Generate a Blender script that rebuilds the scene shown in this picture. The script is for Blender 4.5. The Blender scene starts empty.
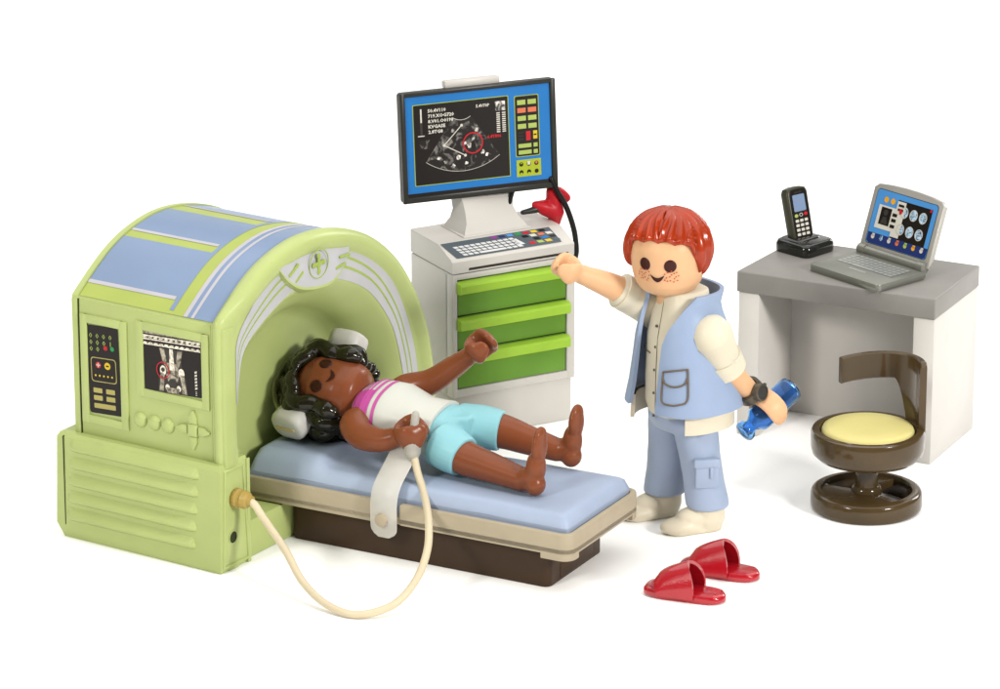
import bpy, bmesh, math, random
from mathutils import Matrix, Vector
random.seed(7)
SC = bpy.context.scene
SC.unit_settings.scale_length = 0.01          # one unit is one centimetre: these are small toys
PI = math.pi
R = math.radians

# ------------------------------------------------------------------ camera
cam_d = bpy.data.cameras.new('camera')
cam = bpy.data.objects.new('camera', cam_d)
SC.collection.objects.link(cam)
PITCH, DIST = 0.322, 116.93
cam.location = (0, -DIST*math.cos(PITCH), DIST*math.sin(PITCH))
cam.rotation_euler = (PI/2-PITCH, 0, 0)
cam_d.sensor_width = 36.0
cam_d.lens = 4.5036*36.0
cam_d.clip_start = 1.0
cam_d.clip_end = 2000.0
SC.camera = cam

# ------------------------------------------------------------------ light
world = bpy.data.worlds.new('World'); SC.world = world; world.use_nodes = True
bg = world.node_tree.nodes['Background']
bg.inputs[0].default_value = (1.0, 0.99, 0.97, 1)
bg.inputs[1].default_value = 0.15
def softbox(name, loc, target, sx, sy, power, col):
    l = bpy.data.lights.new(name, 'AREA'); l.shape = 'RECTANGLE'; l.size = sx; l.size_y = sy
    l.energy = power; l.color = col
    o = bpy.data.objects.new(name, l); SC.collection.objects.link(o)
    o.location = loc
    o.rotation_euler = (Vector(target)-Vector(loc)).to_track_quat('-Z', 'Y').to_euler()
    return o
softbox('softbox_overhead', (0, 5, 85), (0, -8, 0), 150, 150, 150000, (1, 0.985, 0.96))
softbox('softbox_key', (-66, -86, 60), (0, -10, 2), 18, 18, 62000, (1, 0.97, 0.92))
softbox('softbox_front', (74, -84, 50), (-2, -12, 3), 18, 16, 105000, (1, 0.975, 0.94))
softbox('softbox_rim', (62, 45, 40), (2, -10, 3), 22, 26, 20000, (1, 1, 1))
SC.view_settings.view_transform = 'Standard'
SC.view_settings.look = 'None'
SC.view_settings.exposure = -0.08
SC.view_settings.gamma = 1.0

# ------------------------------------------------------------------ materials
def lin(c):
    c = c/255.0
    return c/12.92 if c <= 0.04045 else ((c+0.055)/1.055)**2.4
TONE = 0.80                                # how far the plastics are below paper white
def srgb(r, g, b): return (lin(r), lin(g), lin(b), 1)
def mat(name, rgb, rough=0.38, metal=0.0, trans=0.0, alpha=1.0, sss=0.0, bump=0.0, bscale=8.0, coat=0.0, var=0.04, vscale=1.3, spec=0.24, ior=1.45):
    m = bpy.data.materials.new(name); m.use_nodes = True
    nt = m.node_tree; b = nt.nodes['Principled BSDF']
    b.inputs['Roughness'].default_value = rough
    b.inputs['Metallic'].default_value = metal
    b.inputs['Transmission Weight'].default_value = trans
    b.inputs['Alpha'].default_value = alpha
    b.inputs['Specular IOR Level'].default_value = spec
    b.inputs['IOR'].default_value = ior
    b.inputs['Coat Weight'].default_value = coat
    b.inputs['Coat Roughness'].default_value = 0.06
    if sss > 0:
        b.inputs['Subsurface Weight'].default_value = sss
        b.inputs['Subsurface Radius'].default_value = (0.25, 0.15, 0.10)
        b.inputs['Subsurface Scale'].default_value = 0.6
    tc = nt.nodes.new('ShaderNodeTexCoord')
    n = nt.nodes.new('ShaderNodeTexNoise'); n.inputs['Scale'].default_value = vscale; n.inputs['Detail'].default_value = 4
    nt.links.new(tc.outputs['Object'], n.inputs['Vector'])
    cr = nt.nodes.new('ShaderNodeValToRGB')
    c = tuple(x*(1 if name == 'floor_white' else TONE) for x in srgb(*rgb)[:3])+(1,)
    cr.color_ramp.elements[0].position = 0.3; cr.color_ramp.elements[1].position = 0.7
    cr.color_ramp.elements[0].color = tuple(x*(1-var) for x in c[:3])+(1,)
    cr.color_ramp.elements[1].color = tuple(min(1, x*(1+var)) for x in c[:3])+(1,)
    nt.links.new(n.outputs['Fac'], cr.inputs['Fac'])
    nt.links.new(cr.outputs['Color'], b.inputs['Base Color'])
    if bump > 0:
        n2 = nt.nodes.new('ShaderNodeTexNoise'); n2.inputs['Scale'].default_value = bscale; n2.inputs['Detail'].default_value = 5
        nt.links.new(tc.outputs['Object'], n2.inputs['Vector'])
        bp = nt.nodes.new('ShaderNodeBump'); bp.inputs['Strength'].default_value = bump; bp.inputs['Distance'].default_value = 0.03
        nt.links.new(n2.outputs['Fac'], bp.inputs['Height'])
        nt.links.new(bp.outputs['Normal'], b.inputs['Normal'])
    return m
def scanmat(name, dark, light, scale, lo=0.45, hi=0.75, rough=0.35):
    """printed grey-scale scan: speckled noise between two ink tones"""
    m = bpy.data.materials.new(name); m.use_nodes = True
    nt = m.node_tree; b = nt.nodes['Principled BSDF']; b.inputs['Roughness'].default_value = rough; b.inputs['Specular IOR Level'].default_value = 0.24
    tc = nt.nodes.new('ShaderNodeTexCoord'); n = nt.nodes.new('ShaderNodeTexNoise')
    n.inputs['Scale'].default_value = scale; n.inputs['Detail'].default_value = 6; n.inputs['Distortion'].default_value = 1.2
    nt.links.new(tc.outputs['Object'], n.inputs['Vector'])
    cr = nt.nodes.new('ShaderNodeValToRGB')
    cr.color_ramp.elements[0].position = lo; cr.color_ramp.elements[1].position = hi
    cr.color_ramp.elements[0].color = srgb(*dark); cr.color_ramp.elements[1].color = srgb(*light)
    nt.links.new(n.outputs['Fac'], cr.inputs['Fac']); nt.links.new(cr.outputs['Color'], b.inputs['Base Color'])
    return m
M = {}
M['floor'] = mat('floor_white', (250, 250, 249), 0.9, var=0.0, spec=0.1)
M['green'] = mat('pale_green_plastic', (183, 196, 125), 0.32, bump=0.04, bscale=9, var=0.03)
M['green_line'] = mat('green_print', (160, 182, 84), 0.4)
M['deck_green'] = mat('lime_print', (172, 186, 92), 0.35)
M['deck_blue'] = mat('blue_print', (128, 149, 180), 0.28, var=0.05, vscale=.5)
M['deck_white'] = mat('white_print', (190, 188, 195), 0.35)
M['ring_white'] = mat('silver_print', (190, 190, 192), 0.36)
M['hole'] = mat('dark_hole', (50, 58, 25), 0.6)
M['ink'] = mat('black_ink', (30, 25, 22), 0.3)
M['ink_soft'] = mat('dark_grey_ink', (60, 56, 52), 0.35)
M['yellow'] = mat('yellow_ink', (222, 190, 40), 0.35)
M['khaki'] = mat('khaki_ink', (176, 166, 96), 0.35)
M['red_ink'] = mat('red_ink', (196, 34, 44), 0.35)
M['green_ink'] = mat('green_ink', (40, 150, 80), 0.35)
M['pale_ink'] = mat('pale_ink', (216, 212, 200), 0.35)
M['lime_ink'] = mat('lime_ink', (172, 190, 96), 0.35)
M['lime_edge'] = mat('lime_edge_ink', (170, 184, 40), 0.35)
M['orange_ink'] = mat('orange_ink', (218, 118, 82), 0.35)
M['blue_ink'] = mat('blue_ink', (34, 118, 190), 0.33)
M['navy_ink'] = mat('navy_ink', (36, 52, 110), 0.33)
M['sky_ink'] = mat('sky_ink', (80, 150, 215), 0.33)
M['amber'] = mat('amber_ink', (236, 168, 40), 0.35)
M['purple'] = mat('purple_ink', (150, 60, 150), 0.35)
M['white'] = mat('white_plastic', (206, 202, 195), 0.34, bump=0.03, bscale=7, var=0.02)
M['white2'] = mat('bright_white_plastic', (218, 214, 208), 0.36, bump=0.03, bscale=7, var=0.02)
M['slot'] = mat('dark_slot', (52, 44, 36), 0.6)
M['drawer'] = mat('leaf_green_plastic', (106, 152, 48), 0.25, trans=0.0, sss=0.15, var=0.1, vscale=.6)
M['handle'] = mat('lime_plastic', (160, 200, 66), 0.25, sss=0.2, var=0.06)
M['bezel'] = mat('charcoal_plastic', (46, 46, 42), 0.3, var=0.08)
M['kb'] = mat('slate_panel', (84, 94, 100), 0.4)
M['key'] = mat('key_white', (222, 222, 220), 0.4)
M['black'] = mat('black_rubber', (24, 24, 22), 0.3)
M['red'] = mat('red_plastic', (178, 20, 34), 0.2, coat=0.7, bump=0.22, bscale=34, spec=0.4, var=0.08)
M['probe'] = mat('red_matt_plastic', (184, 26, 38), 0.35, var=0.06)
M['desk_top'] = mat('grey_plastic', (144, 141, 136), 0.38, bump=0.04, bscale=6, var=0.04)
M['silver'] = mat('silver_plastic', (186, 183, 175), 0.3, metal=0.4, var=0.05)
M['silver_dark'] = mat('dark_silver_plastic', (140, 141, 132), 0.3, metal=0.4, var=0.06)
M['stool'] = mat('smoked_olive_plastic', (78, 62, 38), 0.16, coat=0.3, var=0.15, vscale=.9)
M['cushion'] = mat('yellow_cushion', (220, 209, 136), 0.42, var=0.03)
M['tray'] = mat('warm_grey_plastic', (180, 167, 142), 0.36, var=0.05, bump=0.03)
M['brown'] = mat('brown_plastic', (66, 48, 32), 0.4, var=0.08)
M['mattress'] = mat('pale_blue_mattress', (168, 182, 206), 0.45, bump=0.12, bscale=2.4, var=0.03)
M['skin_dark'] = mat('brown_skin', (132, 73, 45), 0.26, sss=0.1, var=0.05)
M['skin'] = mat('fair_skin', (232, 184, 140), 0.38, sss=0.25, var=0.03)
M['eye'] = mat('brown_print', (58, 26, 18), 0.3)
M['eye_dark'] = mat('dark_brown_print', (64, 26, 20), 0.35)
M['freckle'] = mat('freckle_print', (200, 84, 56), 0.4)
M['hair_red'] = mat('ginger_hair', (170, 54, 17), 0.22, coat=0.15, spec=0.35, var=0.12, vscale=1.6)
M['hair_black'] = mat('black_hair', (34, 31, 18), 0.15, coat=0.3, var=0.2, vscale=2)
M['vest'] = mat('pale_blue_vest', (154, 172, 201), 0.42, var=0.03, sss=.1)
M['vest_in'] = mat('shaded_vest_blue', (70, 92, 130), 0.5)  # shade inside the open vest put into a colour; no mesh uses it
M['shirt'] = mat('cream_shirt', (226, 217, 194), 0.4, sss=.15, var=0.02)
M['seam'] = mat('brown_seam', (112, 100, 84), 0.5)
M['trousers'] = mat('dusty_blue_trousers', (166, 181, 206), 0.4, var=0.03, sss=.1)
M['shoe'] = mat('ivory_shoe', (228, 218, 194), 0.36, sss=.15, var=0.02)
M['watch'] = mat('gunmetal_watch', (96, 88, 74), 0.3, metal=0.4)
M['top'] = mat('white_top', (212, 213, 205), 0.4, sss=.15, var=0.02)
M['pink'] = mat('pink_print', (200, 84, 164), 0.4)
M['shorts'] = mat('aqua_shorts', (142, 198, 206), 0.4, sss=.2, var=0.03)
M['muff'] = mat('grey_white_plastic', (206, 204, 198), 0.38, var=0.05)
M['muff_mark'] = mat('tan_print', (206, 186, 140), 0.45)
def clear(name, rgb, rough, trans, ior=1.3, alpha=1.0):
    m = mat(name, rgb, rough, trans=trans, ior=ior, alpha=alpha, var=0.02); return m
M['bottle'] = clear('blue_clear_plastic', (128, 190, 255), 0.04, 0.96, 1.3)
M['strap'] = mat('milky_clear_plastic', (244, 240, 230), 0.35, trans=0.15, alpha=0.58, var=0.03)
M['band'] = mat('milky_green_plastic', (186, 190, 130), 0.3, trans=0.4, alpha=0.7, var=0.03)
M['tube'] = mat('cream_tubing', (218, 205, 174), 0.35, sss=.2, var=0.08, vscale=.5)
M['plug'] = mat('frosted_plastic', (222, 220, 210), 0.3, trans=0.4, alpha=0.85)
M['connector'] = mat('tan_plastic', (176, 150, 80), 0.35, var=0.08)
M['us'] = scanmat('ultrasound_print', (26, 22, 20), (150, 146, 140), 4.2, 0.52, 0.80)
M['us_bright'] = scanmat('ultrasound_bright_print', (60, 56, 52), (225, 220, 212), 5.0, 0.42, 0.62)
M['ct'] = scanmat('body_scan_print', (70, 64, 56), (182, 172, 152), 7.0, 0.35, 0.65)
M['ct_bone'] = scanmat('bone_scan_print', (140, 130, 112), (235, 228, 210), 9.0, 0.3, 0.6)
M['brain'] = scanmat('brain_scan_print', (40, 60, 84), (176, 206, 230), 12.0, 0.35, 0.6)

# ------------------------------------------------------------------ helpers
def T3(x=0, y=0, z=0): return Matrix.Translation((x, y, z))
def Rz(a): return Matrix.Rotation(a, 4, 'Z')
def Rx(a): return Matrix.Rotation(a, 4, 'X')
def Ry(a): return Matrix.Rotation(a, 4, 'Y')
def axes(o, x, y, z):
    m = Matrix.Identity(4)
    for i, v in enumerate((x, y, z)):
        for k in range(3): m[k][i] = v[k]
    for k in range(3): m[k][3] = o[k]
    return m
class MB:
    """collects shapes, then links them as ONE mesh object"""
    def __init__(s): s.v = []; s.f = []; s.m = []
    def add(s, verts, faces, mi=0, X=None):
        o = len(s.v)
        s.v += [tuple(X @ Vector(p)) if X is not None else tuple(p) for p in verts]
        flip = X is not None and X.to_3x3().determinant() < 0
        for f in faces:
            ff = [i+o for i in f]
            s.f.append(ff[::-1] if flip else ff); s.m.append(mi)
        return s
    def bm(s, b, mi=0, X=None):
        b.verts.index_update()
        vs = [v.co.copy() for v in b.verts]; fs = [[v.index for v in f.verts] for f in b.faces]
        b.free(); return s.add(vs, fs, mi, X)
    def box(s, x0, x1, y0, y1, z0, z1, r=0.04, mi=0, X=None, seg=2):
        b = bmesh.new(); bmesh.ops.create_cube(b, size=1)
        for v in b.verts:
            v.co = ((x0+x1)/2+v.co.x*(x1-x0), (y0+y1)/2+v.co.y*(y1-y0), (z0+z1)/2+v.co.z*(z1-z0))
        if r > 0: bmesh.ops.bevel(b, geom=b.edges[:], offset=r, segments=seg, affect='EDGES', profile=0.5, clamp_overlap=True)
        return s.bm(b, mi, X)
    def prism(s, pts, z0, z1, r=0.04, mi=0, X=None, seg=2, all_edges=False):
        b = bmesh.new()
        lo = [b.verts.new((p[0], p[1], z0)) for p in pts]; hi = [b.verts.new((p[0], p[1], z1)) for p in pts]
        n = len(pts); b.faces.new(lo[::-1]); b.faces.new(hi)
        for i in range(n): b.faces.new((lo[i], lo[(i+1) % n], hi[(i+1) % n], hi[i]))
        bmesh.ops.recalc_face_normals(b, faces=b.faces[:])
        if r > 0:
            es = [e for e in b.edges if all_edges and e.calc_face_angle(0) > 0.5 or abs(e.verts[0].co.z-e.verts[1].co.z) < 1e-6]
            bmesh.ops.bevel(b, geom=es, offset=r, segments=seg, affect='EDGES', profile=0.5, clamp_overlap=True)
        return s.bm(b, mi, X)
    def loft(s, rings, mi=0, X=None, closed=True, cap0=True, cap1=True):
        n = len(rings[0]); vs = [p for r in rings for p in r]; fs = []
        for k in range(len(rings)-1):
            for i in range(n if closed else n-1):
                j = (i+1) % n
                fs.append((k*n+i, k*n+j, (k+1)*n+j, (k+1)*n+i))
        if cap0: fs.append(tuple(range(n))[::-1])
        if cap1: fs.append(tuple(range((len(rings)-1)*n, len(rings)*n)))
        return s.add(vs, fs, mi, X)
    def lathe(s, prof, n=48, mi=0, X=None, cap0=True, cap1=True):
        rings = [[(max(r, 1e-4)*math.cos(2*PI*i/n), max(r, 1e-4)*math.sin(2*PI*i/n), z) for i in range(n)] for r, z in prof]
        return s.loft(rings, mi, X, True, cap0, cap1)
    def ell(s, c, r, mi=0, X=None, nu=32, nv=20, A=None):
        A = A or Matrix.Identity(4)
        rings = []
        for k in range(nv+1):
            ph = -PI/2+PI*k/nv; q = max(math.cos(ph), 1e-3)
            rings.append([tuple(Vector(c)+A.to_3x3() @ Vector((r[0]*q*math.cos(2*PI*i/nu), r[1]*q*math.sin(2*PI*i/nu), r[2]*math.sin(ph)))) for i in range(nu)])
        return s.loft(rings, mi, X)
    def tube(s, pts, rad, n=16, mi=0, X=None, res=8, up=None, flat=1.0, caps=True, round_ends=True):
        """swept tube through pts; rad a number or a list; with up, the section is an ellipse rad*flat thick across up"""
        P = [Vector(p) for p in pts]
        rr = rad if isinstance(rad, (list, tuple)) else [rad]*len(P)
        path, pr = [], []
        for i in range(len(P)-1):
            a = P[i-1] if i else P[i]*2-P[i+1]; b_ = P[i]; c = P[i+1]; d = P[i+2] if i+2 < len(P) else P[i+1]*2-P[i]
            for k in range(res):
                t = k/res
                path.append(0.5*((2*b_)+(c-a)*t+(2*a-5*b_+4*c-d)*t*t+(3*b_-a-3*c+d)*t**3)); pr.append(rr[i]*(1-t)+rr[i+1]*t)
        path.append(P[-1]); pr.append(rr[-1])
        tan = [(path[min(i+1, len(path)-1)]-path[max(i-1, 0)]).normalized() for i in range(len(path))]
        if round_ends:
            h, hr, ht = [], [], []
            for a in (80, 60, 35): h.append(path[0]-tan[0]*pr[0]*math.sin(R(a))*0.9); hr.append(pr[0]*math.cos(R(a))); ht.append(tan[0])
            e, er, et = [], [], []
            for a in (35, 60, 80): e.append(path[-1]+tan[-1]*pr[-1]*math.sin(R(a))*0.9); er.append(pr[-1]*math.cos(R(a))); et.append(tan[-1])
            path = h+path+e; pr = hr+pr+er; tan = ht+tan+et
        u = Vector(up) if up is not None else (Vector((0, 0, 1)) if abs(tan[0].z) < 0.9 else Vector((1, 0, 0)))
        rings = []
        for p, t, r in zip(path, tan, pr):
            side = t.cross(u).normalized(); uu = side.cross(t).normalized()
            if up is None: u = uu
            rings.append([tuple(p+side*(r*flat*math.cos(2*PI*i/n))+uu*(r*math.sin(2*PI*i/n))) for i in range(n)])
        return s.loft(rings, mi, X, True, caps, caps)
    def build(s, name, mats, parent=None, angle=40, remesh=None, smooth=4, split=None, fix=True):
        me = bpy.data.meshes.new(name)
        me.from_pydata(s.v, [], s.f)
        mats = mats if isinstance(mats, (list, tuple)) else [mats]
        for m in mats: me.materials.append(m)
        me.polygons.foreach_set('material_index', s.m)
        me.validate(); me.update()
        if fix:
            b = bmesh.new(); b.from_mesh(me); bmesh.ops.recalc_face_normals(b, faces=b.faces[:]); b.to_mesh(me); b.free()
        o = bpy.data.objects.new(name, me); SC.collection.objects.link(o)
        if remesh:
            md = o.modifiers.new('fuse', 'REMESH'); md.mode = 'VOXEL'; md.voxel_size = remesh; md.use_smooth_shade = True
            if smooth:
                ms = o.modifiers.new('soften', 'SMOOTH'); ms.factor = 0.5; ms.iterations = smooth
            dg = bpy.context.evaluated_depsgraph_get()
            me2 = bpy.data.meshes.new_from_object(o.evaluated_get(dg)); me2.name = name
            o.modifiers.clear(); o.data = me2; bpy.data.meshes.remove(me); me = me2
            me.materials.clear()
            for m in mats: me.materials.append(m)
            if split: me.polygons.foreach_set('material_index', [split(p.center) for p in me.polygons])
            else: me.polygons.foreach_set('material_index', [0]*len(me.polygons))
        me.shade_smooth()
        if not remesh: me.set_sharp_from_angle(angle=R(angle))
        if parent: o.parent = parent
        return o
class Decal:
    """flat printed pattern in local x (right), y (up); layers stack along the normal"""
    def __init__(s, w=1, h=1, step=0.004): s.b = MB(); s.w = w; s.h = h; s.step = step; s.mats = []; s.map = None
    def mi(s, m):
        if m not in s.mats: s.mats.append(m)
        return s.mats.index(m)
    def pt(s, x, y, l): return (x*s.w, -y*s.h, l*s.step)
    def poly(s, pts, m, l=1):
        s.b.add([s.pt(x, y, l) for x, y in pts], [tuple(range(len(pts)))[::-1]], s.mi(m)); return s
    def rect(s, x0, y0, x1, y1, m, l=1): return s.poly([(x0, y0), (x1, y0), (x1, y1), (x0, y1)], m, l)
    def rrect(s, x0, y0, x1, y1, m, l=1, r=0.02):
        rx = r/s.w; ry = r/s.h; p = []
        for cx, cy, a0 in ((x1-rx, y0+ry, -90), (x1-rx, y1-ry, 0), (x0+rx, y1-ry, 90), (x0+rx, y0+ry, 180)):
            for k in range(5):
                a = R(a0+k*22.5); p.append((cx+rx*math.cos(a), cy+ry*math.sin(a)))
        return s.poly(p, m, l)
    def disc(s, x, y, r, m, l=1, n=24, sy=1.0): return s.poly([(x+r/s.w*math.cos(2*PI*k/n), y+r*sy/s.h*math.sin(2*PI*k/n)) for k in range(n)], m, l)
    def line(s, pts, wd, m, l=1):
        for (ax, ay), (bx, by) in zip(pts[:-1], pts[1:]):
            dx, dy = (bx-ax)*s.w, (by-ay)*s.h; L = math.hypot(dx, dy) or 1e-6
            nx, ny = -dy/L*wd/2/s.w, dx/L*wd/2/s.h
            s.poly([(ax+nx, ay+ny), (bx+nx, by+ny), (bx-nx, by-ny), (ax-nx, ay-ny)], m, l)
        return s
    def ring(s, x, y, r, wd, m, l=1, n=32, a0=0, a1=360, sy=1.0):
        p = [(x+r/s.w*math.cos(R(a0+(a1-a0)*k/n)), y+r*sy/s.h*math.sin(R(a0+(a1-a0)*k/n))) for k in range(n+1)]
        return s.line(p, wd, m, l)
    def text(s, x, y, size, body, m, l=1, bold=0.0, sx=1.0):
        cu = bpy.data.curves.new('t', 'FONT'); cu.body = body; cu.size = size; cu.resolution_u = 1; cu.offset = bold
        o = bpy.data.objects.new('t', cu); SC.collection.objects.link(o)
        me = bpy.data.meshes.new_from_object(o.evaluated_get(bpy.context.evaluated_depsgraph_get()))
        s.b.add([(x*s.w+v.co.x*sx, -y*s.h+v.co.y, l*s.step) for v in me.vertices], [tuple(p.vertices) for p in me.polygons], s.mi(m))
        bpy.data.meshes.remove(me); bpy.data.objects.remove(o); bpy.data.curves.remove(cu)
        return s
    def build(s, name, parent, X):
        s.b.v = [tuple(X @ Vector(p)) for p in s.b.v]
        return s.b.build(name, [M[m] for m in s.mats], parent, fix=False)
def thing(name, label, cat, loc=(0, 0, 0), rz=0.0, group=None):
    o = bpy.data.objects.new(name, None); SC.collection.objects.link(o)
    o.empty_display_size = 0.5
    o.location = loc; o.rotation_euler = (0, 0, rz); o['label'] = label; o['category'] = cat
    if group: o['group'] = group
    return o
def tag(o, label, cat, group=None):
    o['label'] = label; o['category'] = cat
    if group: o['group'] = group
    return o
def cr(pts, n=6, closed=False):
    """smooth curve through 2-D points"""
    P = [Vector((p[0], p[1], 0)) for p in pts]; out = []
    N = len(P)
    for i in range(N if closed else N-1):
        if closed: a, b, c, d = P[(i-1) % N], P[i], P[(i+1) % N], P[(i+2) % N]
        else:
            b, c = P[i], P[i+1]; a = P[i-1] if i else b*2-c; d = P[i+2] if i+2 < N else c*2-b
        for k in range(n):
            t = k/n; q = 0.5*((2*b)+(c-a)*t+(2*a-5*b+4*c-d)*t*t+(3*b-a-3*c+d)*t**3); out.append((q.x, q.y))
    if not closed: out.append((P[-1].x, P[-1].y))
    return out
def rrpoly(x0, x1, y0, y1, r, n=5):
    p = []
    for cx, cy, a0 in ((x1-r, y0+r, -90), (x1-r, y1-r, 0), (x0+r, y1-r, 90), (x0+r, y0+r, 180)):
        for k in range(n+1):
            a = R(a0+90*k/n); p.append((cx+r*math.cos(a), cy+r*math.sin(a)))
    return p

# ------------------------------------------------------------------ the white sheet everything stands on
b = MB()
prof = [(-150, 0), (90, 0)]+[(90+40*math.sin(R(a)), 40-40*math.cos(R(a))) for a in range(10, 91, 10)]+[(130, 90)]
b.loft([[(-170, y, z) for y, z in prof], [(170, y, z) for y, z in prof]], closed=False, cap0=False, cap1=False)
fl = b.build('floor', M['floor'], fix=False); fl['kind'] = 'structure'
fl.data.flip_normals() if fl.data.polygons[0].normal.z < 0 else None
# ================================================================== BODY SCANNER (tunnel on the left)
SCN = thing('body_scanner', 'pale green tunnel scanner with a blue striped curved roof and control panels', 'scanner', (-6.265, -16.449, 0), -0.57)
def XP(u=0.0):   # plane across the tunnel: local x -> v, local y -> z, normal -> +u
    return axes((u, 0, 0), (0, 1, 0), (0, 0, 1), (1, 0, 0))
def resample(pts, n):
    P = [Vector((p[0], p[1])) for p in pts]; L = [0]
    for a, c in zip(P[:-1], P[1:]): L.append(L[-1]+(c-a).length)
    out = []; j = 0
    for k in range(n):
        d = L[-1]*k/(n-1)
        while j < len(P)-2 and L[j+1] < d: j += 1
        t = (d-L[j])/max(1e-9, L[j+1]-L[j]); q = P[j].lerp(P[j+1], min(1, t)); out.append((q.x, q.y))
    return out
DECK = cr([(.3, 5.83), (1.0, 6.3), (1.7, 6.68), (2.5, 6.92), (3.4, 7.02), (4.4, 6.92), (5.5, 6.6), (6.45, 6.08), (7.2, 5.42), (7.85, 4.52), (8.28, 3.62), (8.5, 2.8), (8.6, 2.0), (8.64, 1.0), (8.65, 0)], 6)
OUT = resample([(.28, 0), (.28, 5.78)]+DECK, 110)
INN = resample(cr([(.98, .3), (.90, 1.4), (.74, 2.6), (.72, 3.87), (1.02, 5.0), (1.75, 5.48), (2.75, 5.86), (3.7, 5.93), (4.7, 5.72), (5.9, 5.13), (6.72, 4.24), (7.1, 3.5), (7.36, 2.5), (7.4, 1.4), (7.4, .3)], 8), 110)
def bulge(base, u, d, b_):      # the half-round lip of the mouth; it dies out on the flat left side
    r_ = ringu(base, u, d); o_ = []
    for p, q in zip(r_, base):
        f = max(0, min(1, (q[0]-.3)/.9)) if q[0] < 3 else 1; f = f*f*(3-2*f); o_.append((p[0]+b_*f, p[1], p[2]))
    return o_
def ringu(base, u, d, c=(4.0, 2.6)):
    k = 1-d/3.4
    return [(u, c[0]+(p[0]-c[0])*k, c[1]+(p[1]-c[1])*k if p[1] > c[1] else p[1]) for p in base]
b = MB()
b.loft([ringu(OUT, -4.12, 0), ringu(OUT, -.30, 0), ringu(OUT, -.285, -.05), bulge(OUT, -.2, -.085, .02), bulge(OUT, -.13, -.08, .08), bulge(OUT, -.07, -.035, .12), bulge(OUT, -.03, .04, .145), bulge(OUT, -.015, .13, .14), bulge(OUT, -.01, .22, .10), bulge(OUT, -.006, .29, .04), ringu(OUT, -.005, .33),
        ringu(INN, -.005, -.04), ringu(INN, -.03, .03), ringu(INN, -.09, .12), ringu(INN, -.22, .30), ringu(INN, -.42, .52), ringu(INN, -.62, .68), ringu(INN, -.82, .78), ringu(INN, -1.08, .92), ringu(INN, -1.24, 1.15), ringu(INN, -1.32, 1.6), ringu(INN, -1.36, 2.3), ringu(INN, -1.37, 3.4)], closed=False, cap0=True, cap1=False)
hs = b.build('housing', M['green'], SCN, angle=52)
b = MB(); b.loft([ringu(OUT, -4.24, .03), ringu(OUT, -4.22, -.035), ringu(OUT, -4.07, -.04), ringu(OUT, -4.06, .0)], closed=False)
b.box(-4.235, -4.06, .235, .6, 2.5, 5.78, .03)
b.build('rear_cover', M['green'], SCN)
b = MB(); b.box(-.34, .02, .24, .66, 2.45, 5.74, .06); b.box(-4.04, -.36, .262, .5, 2.45, 5.80, .03); b.build('side_panel', M['green'], SCN)
# printed roof: arc length s along the roof line, u along the tunnel
DL = [0]
for a, c in zip(DECK[:-1], DECK[1:]): DL.append(DL[-1]+math.hypot(c[0]-a[0], c[1]-a[1]))
def deck_at(s):
    j = 0
    while j < len(DL)-2 and DL[j+1] < s: j += 1
    t = (s-DL[j])/(DL[j+1]-DL[j]); a, c = DECK[j], DECK[j+1]
    nx, nz = -(c[1]-a[1]), c[0]-a[0]; L = math.hypot(nx, nz)
    return (a[0]+(c[0]-a[0])*t, a[1]+(c[1]-a[1])*t, nx/L, nz/L)
def strip(b, s0, s1, u0, u1, off, mi, n=None):
    n = n or max(2, int((s1-s0)/0.15)); ra, rb = [], []
    for k in range(n+1):
        v, z, nv, nz = deck_at(s0+(s1-s0)*k/n); ra.append((u0, v+nv*off, z+nz*off)); rb.append((u1, v+nv*off, z+nz*off))
    b.loft([ra, rb], mi, None, False, False, False)
b = MB(); SE = DL[-1]-.5
strip(b, .02, SE, -4.05, -.31, .012, 0)
for s0, s1 in ((.5, 2.0), (2.36, 3.75), (4.36, 5.9), (6.3, 7.8), (8.2, 9.6)): strip(b, s0, s1, -4.05, -1.58, .018, 1)
strip(b, .12, SE, -1.58, -1.47, .018, 1)
for s0 in (.41, 2.26, 4.28, 6.2, 8.1): strip(b, s0, s0+.10, -4.05, -1.6, .022, 2)
strip(b, .02, SE, -1.14, -.33, .018, 1)
strip(b, .02, SE, -1.14, -1.03, .022, 2); strip(b, .02, SE, -.93, -.85, .022, 2)
b.build('roof_cover', [M['deck_green'], M['deck_blue'], M['deck_white']], SCN, fix=False)
# silver ring round the tunnel mouth with engraved green lines
WO = cr([(.70, 3.9), (.70, 4.6), (.76, 5.35), (1.28, 5.93), (2.26, 6.58), (3.24, 6.8), (4.2, 6.76), (5.2, 6.5), (6.42, 5.7), (7.24, 4.67), (7.8, 3.4), (8.02, 2.33), (8.08, 1.2)], 8)
WI = cr([(.74, 3.86), (.80, 4.4), (1.02, 5.06), (1.75, 5.53), (2.75, 5.90), (3.7, 5.97), (4.7, 5.76), (5.9, 5.17), (6.76, 4.26), (7.14, 3.5), (7.4, 2.5), (7.45, 1.8), (7.45, 1.2)], 8)
WO = resample(WO, 90); WI = resample(WI, 90)
def band(b, f0, f1, t0, t1, u, mi):
    i0, i1 = int(t0*89), int(t1*89)
    A = [(u, WO[i][0]*(1-f0)+WI[i][0]*f0, WO[i][1]*(1-f0)+WI[i][1]*f0) for i in range(i0, i1+1)]
    B = [(u, WO[i][0]*(1-f1)+WI[i][0]*f1, WO[i][1]*(1-f1)+WI[i][1]*f1) for i in range(i0, i1+1)]
    b.loft([A, B], mi, None, False, False, False)
b = MB(); band(b, 0, 1, 0, 1, .006, 0)
for t0, t1 in ((.0, .335), (.475, 1)):
    band(b, .36, .43, t0, t1, .010, 1); band(b, .62, .69, t0, t1, .010, 1)
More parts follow.
